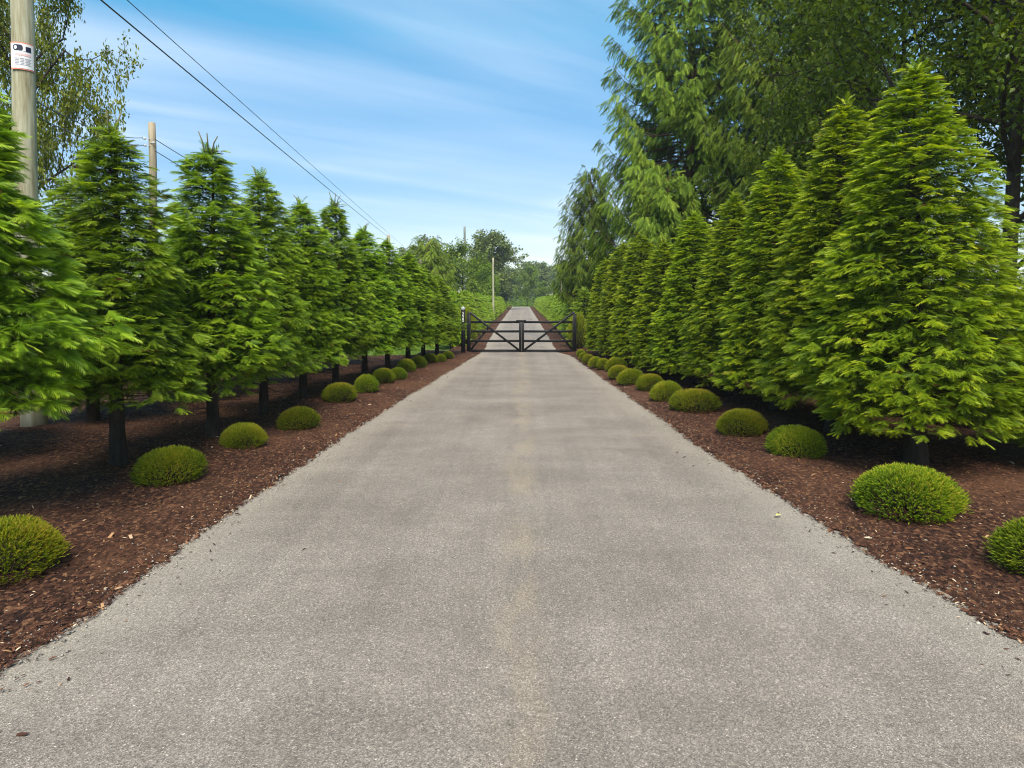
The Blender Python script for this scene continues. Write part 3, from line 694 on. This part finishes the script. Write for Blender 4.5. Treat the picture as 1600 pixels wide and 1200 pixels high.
for x, y, w, h, lab in [(2.75, 33.2, 1.1, 1.7, 'golden green upright shrub behind the right gate leaf'), (-2.95, 35.6, 1.3, 1.9, 'golden green shrub behind the left gate leaf')]:
    o = empty('golden_shrub', (x, y, 0.05), 0.4, (w / 2, w / 2, h)); tag(o, lab, 'shrub'); tag(obj('stems', SHC, o), kind='stuff'); tag(obj('foliage', YS, o), kind='stuff')

# ------------------------------------------------------------------ gate
def rot_y(a): c, s = math.cos(a), math.sin(a); return np.array([[c, 0, s], [0, 1, 0], [-s, 0, c]])
GY = 31.35
def gate_leaf(sg, label):
    """origin at the hinge foot; the leaf runs towards the middle of the drive"""
    o = empty('gate_leaf', (sg * 2.40, GY, 0.0)); tag(o, label, 'gate', 'leaves of the double driveway gate')
    W = 2.385
    def part(name, c, d, rot=None):
        b = Bag(); b.box((-sg * c[0], c[1], c[2]), d, rot, bev=0.006); return obj(name, b.mesh(name, M_BLACK), o)
    part('hinge_stile', (0.0, 0, 0.98), (0.11, 0.07, 1.86))
    part('meeting_stile', (W - 0.046, 0, 0.755), (0.115, 0.07, 1.41))
    for z in (0.11, 0.56, 1.00, 1.43):
        part('rail', (W / 2 - 0.016, 0, z), (W - 0.165, 0.05, 0.105))
    def brace(name, x0, z0, x1, z1, y, th=0.095):
        l = math.hypot(x1 - x0, z1 - z0); a = math.atan2(z1 - z0, -sg * (x1 - x0))
        part(name, ((x0 + x1) / 2, y, (z0 + z1) / 2), (l, 0.035, th), rot_y(-a))
    brace('diagonal_brace', 0.03, 1.86, W - 0.10, 0.14, -0.045)
    brace('short_brace', 0.06, 0.15, 0.86, 1.17, 0.045)
    for z in (0.35, 1.55):
        b = Bag(); b.tube([(sg * 0.055, 0.05, z - 0.06), (sg * 0.055, 0.05, z + 0.06)], 0.022, 8); obj('hinge', b.mesh('hinge', M_BLACK), o)
    if sg < 0: part('latch_plate', (W, -0.03, 1.475), (0.46, 0.02, 0.10))
    return o
gate_leaf(-1, 'left leaf of the black metal driveway gate')
gate_leaf(1, 'right leaf of the black metal driveway gate')
for sg, lab in ((-1, 'black square post carrying the left gate leaf'), (1, 'black square post carrying the right gate leaf')):
    b = Bag(); b.box((0, 0, 0.78), (0.13, 0.13, 1.96), bev=0.008); o = obj('gate_post', b.mesh('gate_post', M_BLACK)); o.location = (sg * 2.46, GY + 0.14, 0)
    b = Bag(); b.box((0, 0, 1.775), (0.15, 0.15, 0.03), bev=0.006); obj('cap', b.mesh('cap', M_BLACK), o)
    tag(o, lab, 'post', 'gate posts')
# house number post
o = empty('number_post', (-2.62, 30.55, 0)); tag(o, 'black post with white house number and pale lamp cap beside the gate', 'post')
b = Bag(); b.box((0, 0, 0.90), (0.17, 0.17, 2.10), bev=0.008); obj('post', b.mesh('post', M_BLACK), o)
b = Bag(); b.tube([(0, 0, 1.95), (0, 0, 1.99)], 0.10, 10); obj('lamp_base', b.mesh('lamp_base', M_BLACK), o)
b = Bag(); b.tube([(0, 0, 1.99), (0, 0, 2.06), (0, 0, 2.12), (0, 0, 2.16)], [0.095, 0.10, 0.085, 0.03], 12); obj('lamp_cap', b.mesh('lamp_cap', M_CAP, True), o)
b = Bag(); b.box((0, -0.092, 1.68), (0.15, 0.012, 0.46), bev=0.003); pl = obj('number_plate', b.mesh('number_plate', M_BLACK), o)
def text(body, size, loc, mat, parent, name, rot=(R(90), 0, 0)):
    c = bpy.data.curves.new(name, 'FONT'); c.body = body; c.size = size; c.align_x = 'CENTER'; c.align_y = 'CENTER'; c.extrude = 0.003
    c.materials.append(mat); t = bpy.data.objects.new(name, c); col.objects.link(t); t.parent = parent; t.location = loc; t.rotation_euler = rot
    bpy.context.view_layer.update()
    me = bpy.data.meshes.new_from_object(t.evaluated_get(bpy.context.evaluated_depsgraph_get()))
    bpy.data.objects.remove(t); t = obj(name, me, parent); t.location = loc; t.rotation_euler = rot
    return t
for k, ch in enumerate('220'):
    text(ch, 0.19, (0, -0.1015, 1.82 - 0.145 * k), M_WHITE, pl, 'digit')

# ------------------------------------------------------------------ utility poles, sign, wires
def pole(x, y, H, r0, r1, mat, label, seed=1, n=14, insul=()):
    o = empty('utility_pole', (x, y, 0)); tag(o, label, 'pole', 'utility poles')
    g = np.random.default_rng(seed); z = np.linspace(-0.4, H, 14)
    b = Bag(); b.tube(np.stack([0.015 * np.sin(z), 0.015 * np.cos(z * 0.8), z], 1), np.interp(z, [0, H], [r0, r1]), n, jit=0.015, rng=g)
    obj('shaft', b.mesh('shaft', mat, True), o)
    for (dx, z) in insul:
        b = Bag(); b.tube([(0, -r1 * 0.9, z), (dx * 0.6, -r1 - 0.03, z)], 0.012, 6); b.tube([(dx * 0.6, -r1 - 0.03, z), (dx, -r1 - 0.03, z)], [0.045, 0.03], 8)
        obj('insulator', b.mesh('insulator', M_PORC), o)
    return o
pole(-9.45, 13.0, 10.2, 0.225, 0.178, M_POLE, 'thick weathered wooden pole with warning sign at far left', 1, 22)
pole(-13.5, 25.0, 8.95, 0.155, 0.125, M_POLE2, 'bare tan wooden pole between the second and third left firs', 2, insul=((-0.25, 8.35), (-0.22, 8.10), (0.2, 8.2)))
pole(-11.7, 60.0, 7.9, 0.15, 0.12, M_POLE2, 'pale pole top just showing above the middle of the left firs', 3)
pole(-7.06, 85.0, 11.1, 0.17, 0.13, M_POLEG, 'tall dark grey pole standing alone against the sky', 4)
pole(-2.95, 71.0, 6.5, 0.12, 0.09, M_POLE, 'slim pale pole rising out of the left hedge', 5)
pole(5.8, 100.0, 5.4, 0.13, 0.10, M_POLE, 'short pale pole beyond the right hedge with white cap', 6, insul=((0.3, 5.3), (-0.3, 5.3)))
pole(-12.6, 85.0, 7.2, 0.14, 0.11, M_POLE2, 'small distant pole behind the end of the left firs', 7)

# sign wrapped round the thick pole (faces the camera)
def pole_sign():
    px, py, r = -9.45, 13.0, 0.200
    base = empty('warning_sign', (px, py, 6.90), R(36) - 0.0); tag(base, 'white camera warning sign with red border on the thick pole', 'sign')
    def patch(name, a0, a1, z0, z1, rad, mat, parent, n=10):
        a = np.linspace(a0, a1, n)
        V = np.concatenate([np.stack([rad * np.sin(a), -rad * np.cos(a), np.full(n, z)], 1) for z in (z0, z1)])
        T = []
        for i in range(n - 1): T += [(i, i + 1, n + i + 1), (i, n + i + 1, n + i)]
        return obj(name, mesh_tris(name, V, np.array(T), None, mat), parent)
    A = 0.98
    patch('border', -A, A, 0.0, 0.50, r + 0.012, M_SIGNR, base)
    patch('sheet', -A + 0.05, A - 0.05, 0.022, 0.478, r + 0.016, M_SIGN, base)
    def disc(name, ac, zc, ra, rz, mat, rad, x0=-1e9):
        th = np.linspace(0, 2 * math.pi, 25)[:-1]; a = ac + ra * np.cos(th); z = zc + rz * np.sin(th)
        V = np.vstack([[[rad * math.sin(ac), -rad * math.cos(ac), zc]], np.stack([rad * np.sin(a), -rad * np.cos(a), z], 1)])
        obj(name, mesh_tris(name, V, np.array([(0, 1 + i, 1 + (i + 1) % 24) for i in range(24)]), None, mat), base)
    q = r + 0.020
    patch('camera_body', -0.50, -0.10, 0.345, 0.452, q, M_INK, base)
    disc('camera_body_end', -0.10, 0.3985, 0.14, 0.0535, M_INK, q + 0.0008)
    disc('camera_ring', -0.50, 0.3985, 0.20, 0.054, M_INK, q + 0.0016)
    disc('camera_lens', -0.49, 0.3985, 0.115, 0.034, M_SIGN, q + 0.0032)
    patch('camera_mount', 0.24, 0.66, 0.335, 0.430, q, M_INK, base)
    patch('camera_bracket', 0.06, 0.22, 0.335, 0.345, q, M_INKG, base)
    patch('headline', -0.55, 0.62, 0.255, 0.295, q, M_SIGNP, base)
    for k in range(5):
        for a0, a1 in ((-0.62, -0.25), (-0.20, 0.12), (0.16, 0.62 - 0.08 * (k % 2))):
            patch('text_line', a0 + 0.05 * (k % 2), a1, 0.085 + 0.028 * k, 0.097 + 0.028 * k, q, M_INKG, base, 5)
pole_sign()
def wire(p, q, sag, r, label, n=28):
    p, q = np.array(p, float), np.array(q, float); s = np.linspace(0, 1, n)
    P = p + np.outer(s, q - p); P[:, 2] -= 4 * sag * s * (1 - s)
    b = Bag(); b.tube(P, r, 5); tag(obj('overhead_wire', b.mesh('overhead_wire', M_WIRE)), label, 'wire', 'overhead wires')
def extend(p, q, Y): p, q = np.array(p, float), np.array(q, float); return p + (q - p) * (Y - p[1]) / (q[1] - p[1])
a, e = (-5.37, 10, 6.46), (-11.7, 59.9, 7.75); wire(extend(a, e, -14), e, 0.12, 0.011, 'thick black wire crossing the sky down to the left firs')
a, e = (-5.06, 10, 6.46), (-12.6, 84.9, 6.95); wire(extend(a, e, -14), e, 0.12, 0.006, 'thin wire above and beside the thick black wire')
wire((-9.35, 12.85, 6.46), (-13.75, 24.85, 8.38), 0.25, 0.012, 'upper wire between the thick pole and the tan pole')
wire((-9.35, 12.85, 6.18), (-13.72, 24.85, 8.12), 0.30, 0.012, 'lower wire between the thick pole and the tan pole')
wire((-13.3, 24.85, 8.32), (-11.7, 59.9, 7.0), 0.9, 0.014, 'upper wire running on from the tan pole behind the firs')
wire((-13.3, 24.85, 7.9), (-11.7, 59.9, 6.5), 1.0, 0.014, 'lower wire running on from the tan pole behind the firs')

# ------------------------------------------------------------------ broadleaf trees
def leaf_template():
    V = np.array([(0, 0, 0), (-0.31, 0.46, 0.07), (0, 0.48, -0.02), (0.31, 0.46, 0.07), (0, 1.0, -0.06)])
    T = np.array([(0, 2, 1), (0, 3, 2), (1, 2, 4), (2, 3, 4)])
    return V, T
LEAF = leaf_template()
TUFT = (np.array([(0, 0, 0), (-0.45, 0.5, 0.1), (0.1, 0.55, 0), (0.5, 0.35, 0.12), (-0.1, 1.0, -0.08), (0.42, 0.85, 0)]), np.array([(0, 2, 1), (0, 3, 2), (1, 2, 4), (2, 3, 5)]))
def broadleaf(key, seed, H, r0, spread, n_leaf, leaf, mat, bark, z_first=0.25, depth=5, tpl=LEAF, clump=0.32, upright=0.25, flat=1.0):
    g = np.random.default_rng(seed); bag = Bag(); tips = []
    def grow(p, d, l, r, lev):
        pts = [p]; q = p; dd = d
        k = 4 if lev < 2 else 3
        for i in range(k):
            dd = unit(dd + g.normal(0, 0.13, 3) + np.array([0, 0, upright * 0.25])); q = q + dd * l / k; pts.append(q)
        bag.tube(pts, np.linspace(r, r * 0.55, k + 1), 7 if lev < 2 else (5 if lev < 3 else 3), caps=False)
        if lev >= depth - 2:
            for j in range(1, k + 1): tips.append((pts[j], dd, lev))
        if lev >= depth: return
        m = int(g.integers(2, 4)) + (1 if lev in (1, 2) else 0)
        for i in range(m):
            f = g.uniform(0.35, 1.0) if i else 1.0
            j = min(k, max(1, int(round(f * k))))
            a = g.uniform(0, 6.28); perp = unit(np.cross(dd, [math.cos(a), math.sin(a), 0.3]))
            nd = unit(dd * g.uniform(0.45, 0.9) + perp * spread * g.uniform(0.6, 1.1)); nd[2] *= flat
            grow(pts[j], nd, l * g.uniform(0.58, 0.80), r * 0.55 * g.uniform(0.7, 1.0), lev + 1)
    trunk = Bag()
    z = np.linspace(-0.3, H * 0.80, 12)
    tp = np.stack([0.018 * H * np.sin(z * 2.2 / H + seed), 0.014 * H * np.sin(z * 3.1 / H + seed * 2), z], 1); tp[:, :2] -= tp[0, :2]
    trunk.tube(tp, np.interp(z, [0, H * 0.80], [r0, r0 * 0.28]), 10, jit=0.05, rng=g)
    nl = 15
    for i in range(nl):
        f = z_first + (0.80 - z_first) * (i + 0.5) / nl; zz = H * f
        p = np.array([np.interp(zz, z, tp[:, 0]), np.interp(zz, z, tp[:, 1]), zz])
        a = i * 2.4 + g.normal(0, 0.3); e = g.uniform(0.15, 0.5) + 0.5 * (f - z_first)
        L = H * 0.24 * (1.1 - 0.45 * abs(f - 0.45) / 0.5) * g.uniform(0.8, 1.15)
        grow(p, unit(np.array([math.cos(a) * math.cos(e), math.sin(a) * math.cos(e), math.sin(e)])), L * spread * 1.25, r0 * 0.34, 2)
    grow(tp[-1], np.array([0, 0, 1.0]), H * 0.14, r0 * 0.25, 2)
    TP = np.array([t[0] for t in tips]); TD = np.array([t[1] for t in tips])
    idx = g.integers(0, len(TP), n_leaf)
    ctint = g.normal(0, 0.13, len(TP))
    P = TP[idx] + g.normal(0, clump, (n_leaf, 3)) * np.array([1, 1, 0.75])
    Yv = TD[idx] * 0.5 + g.normal(0, 0.6, (n_leaf, 3)) + np.array([0, 0, -0.35])
    F = frames(Yv, np.tile([0, 0, 1.0], (n_leaf, 1)) + g.normal(0, 0.45, (n_leaf, 3)))
    S = leaf * g.uniform(0.65, 1.25, n_leaf)
    tint = np.clip(0.48 + ctint[idx] + g.normal(0, 0.16, n_leaf), 0, 1)
    return (trunk.mesh(key + '_trunk', bark, True), bag.mesh(key + '_limbs', bark, True), scatter(key + '_crown', tpl[0], tpl[1], F, P, S, tint, mat), H)
def btree(name, kind, x, y, H, rz, label, cat='tree', group=None, wide=1.0):
    t, l, c, H0 = kind; s = H / H0
    o = empty(name, (x, y, -0.02), rz, (s * wide, s * wide, s)); tag(o, label, cat, group)
    obj('trunk', t, o); obj('limbs', l, o); tag(obj('crown', c, o), kind='stuff')
    return o
ALDER = broadleaf('alder', 5, 14.0, 0.20, 0.80, 28000, 0.16, M_LEAF, M_BARK, z_first=0.20, clump=0.26)
WARM = broadleaf('warm_tree', 9, 11.0, 0.17, 0.80, 37000, 0.155, M_LEAFW, M_BARK, z_first=0.24, clump=0.17)
FARB = broadleaf('far_tree', 15, 12.0, 0.22, 0.85, 14000, 0.36, M_FARLEAF, M_BARK, z_first=0.05, tpl=TUFT, clump=0.40, depth=4)
FARC = broadleaf('far_tree_b', 19, 12.0, 0.22, 0.70, 13000, 0.36, M_FARLEAF, M_BARK, z_first=0.04, tpl=TUFT, clump=0.40, depth=4, upright=0.6)
FRESHB = broadleaf('fresh_tree', 21, 8.0, 0.15, 0.80, 9000, 0.22, M_FRESH, M_BARK, z_first=0.12, tpl=TUFT, clump=0.30, depth=4)
btree('alder_tree', ALDER, 11.4, 16.4, 14.5, 0.3, 'dark leafy tree with a pale trunk at the right picture edge', group='broadleaf trees behind the right firs')
btree('alder_tree', ALDER, 12.6, 22.5, 15.5, 2.4, 'leafy broadleaf tree rising behind the tall pointed fir', group='broadleaf trees behind the right firs', wide=0.8)
btree('alder_tree', ALDER, 15.5, 20.5, 15.0, 4.2, 'leafy tree filling the upper right corner', group='broadleaf trees behind the right firs')
btree('alder_tree', ALDER, 14.6, 13.0, 12.5, 5.2, 'shaded tree mostly outside the right picture edge', group='broadleaf trees behind the right firs')
btree('broadleaf_tree', WARM, -13.2, 18.3, 11.8, 0.9, 'yellowish leafy tree with dark limbs behind the thick pole', group='broadleaf trees behind the left firs', wide=0.46)
btree('broadleaf_tree', WARM, -15.6, 16.5, 10.0, 3.6, 'leafy tree left of the thick pole at the picture edge', group='broadleaf trees behind the left firs', wide=0.7)

# ------------------------------------------------------------------ cedars
def frond_template(n=8, wid=0.30):
    V, T = [], []
    for i in range(n):
        y = 0.04 + 0.80 * i / (n - 1); l = wid * (0.55 + 0.65 * math.sin(math.pi * (0.22 + 0.7 * i / (n - 1))))
        for s in (-1, 1):
            k = len(V); a = R(50 - 22 * i / (n - 1)); ex, ey = s * l * math.sin(a), y + l * math.cos(a)
            V += [(-s * 0.01, y - 0.055, 0.10 * math.sin(y * 2.6)), (0, y + 0.055, 0.10 * math.sin(y * 2.6 + 0.2)), (ex, ey, 0.10 * math.sin(ey * 2.6) - 0.07)]
            T.append((k, k + 1, k + 2))
    k = len(V); V += [(-0.05, 0.82, 0.08), (0.05, 0.82, 0.08), (0, 1.08, 0.02)]; T.append((k, k + 1, k + 2))
    V = np.array(V); return V, np.array(T), (V[:, 1] - 0.5) * 0.2
FROND = frond_template()
def cedar(key, seed, H, Rm, z0, nb, flen, per_m, mat=None):
    g = np.random.default_rng(seed); bag = Bag(); Ys, Ps, Ss, Ts, Hs = [], [], [], [], []
    ph = g.uniform(0, 6.28, 4)
    for b in range(nb):
        u = (b + g.random()) / nb; t = 1 - (1 - u) ** 0.75
        az = b * 2.399963 + g.normal(0, 0.3)
        L = Rm * (1 - t) ** 0.62 * (0.72 + 0.28 * min(1, t / 0.2)) * g.uniform(0.72, 1.10) * (1 + 0.12 * math.sin(3 * az + 9 * t + ph[0])) + 0.25
        zt = z0 + (H - z0) * t; d = np.array([math.cos(az), math.sin(az), 0]); sd = np.array([-d[1], d[0], 0])
        drop = g.uniform(0.10, 0.32) * (1 - 0.8 * t)
        bend = g.normal(0, 0.10)
        def pos(s): return np.outer(s * L, d) + np.outer(bend * L * s * s, sd) + np.stack([0 * s, 0 * s, zt + L * (0.18 * s - (drop + 0.18) * np.sin(s * 2.1) ** 2 * 0.9 + 0.16 * s ** 4 + 0.4 * t * s)], 1)
        bag.tube(pos(np.linspace(0, 1, 7)), np.linspace(0.012 + 0.012 * L, 0.006, 7), 4, caps=False)
        m = int(per_m * L) + 6
        s = 0.20 + 0.82 * g.random(m) ** 0.75
        side = g.choice([-1, 1], m)
        off = side * g.uniform(0.0, 0.34, m) * np.clip((1.12 - s), 0.12, 1) * min(L, 2.6)
        P = pos(np.minimum(s, 1)) + off[:, None] * sd + g.normal(0, 0.06, (m, 3)) + np.stack([0 * s, 0 * s, -0.25 * np.abs(off) - 0.03], 1)
        Yv = 0.62 * d + np.outer(np.sign(off) * g.uniform(0.05, 0.7, m), sd) + np.outer(g.uniform(-1.9, -0.6, m) + 0.5 * t, [0, 0, 1]) + g.normal(0, 0.16, (m, 3))
        Ys.append(Yv); Ps.append(P); Ss.append(flen * g.uniform(0.65, 1.25, m)); Ts.append(np.clip(0.30 + 0.30 * s + g.normal(0, 0.14, m) + g.normal(0, 0.07), 0, 1)); Hs.append(np.tile(d, (m, 1)) + [0, 0, 0.7])
    Y = np.vstack(Ys); P = np.vstack(Ps); n = len(P)
    F = frames(Y, np.vstack(Hs) + g.normal(0, 0.4, (n, 3)))
    return (trunk_mesh(key, seed, H - 0.3, 0.028 * H if H < 12 else 0.36, 0.03, M_BARKR, 0.08), bag.mesh(key + '_branches', M_BARKR), scatter(key + '_crown', FROND[0], FROND[1], F, P, np.concatenate(Ss), np.concatenate(Ts), mat or M_CEDAR, FROND[2]), H)
CED = cedar('cedar', 3, 22.0, 5.2, 2.0, 330, 0.50, 20)
CEDS = cedar('small_cedar', 8, 9.5, 2.7, 2.5, 140, 0.42, 22)
CEDF = cedar('fresh_cedar', 13, 6.4, 2.2, 0.2, 130, 0.36, 22, M_FRESH)
def ctree(kind, x, y, H, rz, label, group, wide=1.0):
    t, bm_, c, H0 = kind; s = H / H0
    o = empty('cedar_tree', (x, y, 0), rz, (s * wide, s * wide, s)); tag(o, label, 'cedar', group)
    obj('trunk', t, o); tag(obj('branches', bm_, o), kind='stuff'); tag(obj('crown', c, o), kind='stuff')
GC = 'tall cedars behind the right firs'
ctree(CED, 8.3, 34.0, 23.5, 0.2, 'tallest drooping cedar standing against the sky right of centre', GC)
ctree(CED, 12.2, 30.0, 22.0, 2.1, 'tall cedar right of the tallest one, partly behind broadleaf branches', GC)
ctree(CED, 15.8, 36.0, 21.0, 4.0, 'tall cedar hidden furthest right behind the broadleaf trees', GC)
ctree(CEDS, 4.1, 40.0, 10.0, 1.0, 'small slender cedar at the left foot of the tallest cedar', GC, 0.85)
ctree(CEDS, 6.4, 30.5, 8.0, 3.0, 'lower cedar growing in front of the tallest cedar', GC)
ctree(CEDF, -5.6, 41.0, 6.2, 0.4, 'bright green drooping conifer above the left gate post', None)

# ------------------------------------------------------------------ distant trees
GF = 'distant trees beyond the hedges'
btree('distant_tree', FARB, -5.2, 121, 12.6, 0.5, 'large round grey green tree beyond the end of the left hedge', group=GF)
btree('distant_tree', FARC, -19.5, 152, 13.5, 1.1, 'airy grey green tree seen left of the tall grey pole', group=GF)
btree('distant_tree', FARC, -24.0, 150, 12.2, 2.9, 'thin grey tree furthest left on the skyline', group=GF)
btree('fresh_tree', FRESHB, -6.6, 78, 7.6, 0.2, 'bright green rounded tree right of the tall grey pole', group=GF)
btree('fresh_tree', FRESHB, -5.0, 92, 6.0, 2.2, 'low bright green tree behind the slim pale pole', group=GF)
btree('fresh_tree', FRESHB, 1.4, 168, 8.6, 4.0, 'pale green rounded tree behind the far end of the driveway', group=GF)
for k, (x, y, h) in enumerate([(5.6, 160, 5.0), (9.5, 158, 5.5), (15, 162, 6), (-10, 160, 5.5), (-16, 158, 6), (22, 165, 6), (-24, 165, 6.5)]):
    btree('fresh_tree', FRESHB, x, y, h, k * 1.3, 'low pale tree in front of the far woodland', group='low trees before the far woodland', wide=1.3)
rg = np.random.default_rng(44)
fk = 0
for (x, y, h) in [(-3, 215, 10), (6, 225, 12), (13, 210, 11), (21, 230, 12), (28, 215, 11), (-14, 230, 11), (-24, 220, 12), (-36, 225, 12), (-48, 220, 12), (37, 230, 12), (47, 225, 13), (2, 262, 14), (17, 270, 15), (32, 262, 14), (-9, 265, 13), (-60, 235, 13), (11, 185, 8), (20, 180, 8.5), (-75, 230, 13), (60, 230, 14), (75, 240, 14)]:
    btree('woodland_tree', FARB if fk % 2 else FARC, x, y, h, rg.uniform(0, 6.28), 'hazy tree in the far woodland closing the view', group='trees of the far woodland', wide=1.25); fk += 1

# grass behind the left firs
def grass():
    g = np.random.default_rng(71); n = 14000
    x = g.uniform(-16, -4.2, n); y = 26.5 + 12 * g.random(n)
    keep = x < np.array([out_left(min(v, 60)) for v in y]) + 0.2; x, y = x[keep], y[keep]; n = len(x)
    tv = np.array([(-0.05, 0, 0), (0.05, 0, 0), (0.0, 0.12, 1.0)]); tt = np.array([(0, 1, 2)])
    a = g.uniform(0, 6.28, n)
    F = np.stack([np.stack([np.cos(a), np.sin(a), 0 * a], 1), np.stack([-np.sin(a), np.cos(a), 0 * a], 1) * 2, np.tile([0, 0, 1.], (n, 1))], 1)
    tag(obj('grass', scatter('grass', tv, tt, F, np.stack([x, y, np.full(n, -0.06)], 1), g.uniform(0.10, 0.22, n), g.random(n), M_GRASS)), 'bright grass behind the trunks of the left firs', 'grass', kind='stuff')
grass()
# one yellow leaf dropped on the drive
b = Bag(); b.add([(0, 0, 0), (0.05, 0.03, 0.012), (0.11, 0, 0.004), (0.05, -0.03, 0.014), (0.05, 0, 0.002)], [(0, 4, 1), (4, 2, 1), (0, 3, 4), (4, 3, 2)])
o = obj('fallen_leaf', b.mesh('fallen_leaf', simple('yellow_leaf', (0.55, 0.50, 0.16), 0.6))); o.location = (3.06, 8.16, 0.035); o.rotation_euler = (0, 0, 0.5)
tag(o, 'small yellow fallen leaf lying near the right driveway edge', 'leaf')

# ------------------------------------------------------------------ thin summer haze
hb = Bag(); hb.box((0, 160, 13.0), (420, 360, 30)); hz = obj('haze', hb.mesh('haze', None))
hm = bpy.data.materials.new('haze_air'); hm.use_nodes = True; ht = hm.node_tree; ht.nodes.clear()
hv = N(ht, 'ShaderNodeVolumePrincipled'); hv.inputs['Color'].default_value = (0.80, 0.88, 0.98, 1); hv.inputs['Density'].default_value = 0.00045; hv.inputs['Anisotropy'].default_value = 0.2
ho = N(ht, 'ShaderNodeOutputMaterial'); ht.links.new(hv.outputs[0], ho.inputs['Volume'])
hz.data.materials.append(hm); tag(hz, 'thin pale haze softening the distant trees', 'haze', kind='stuff')
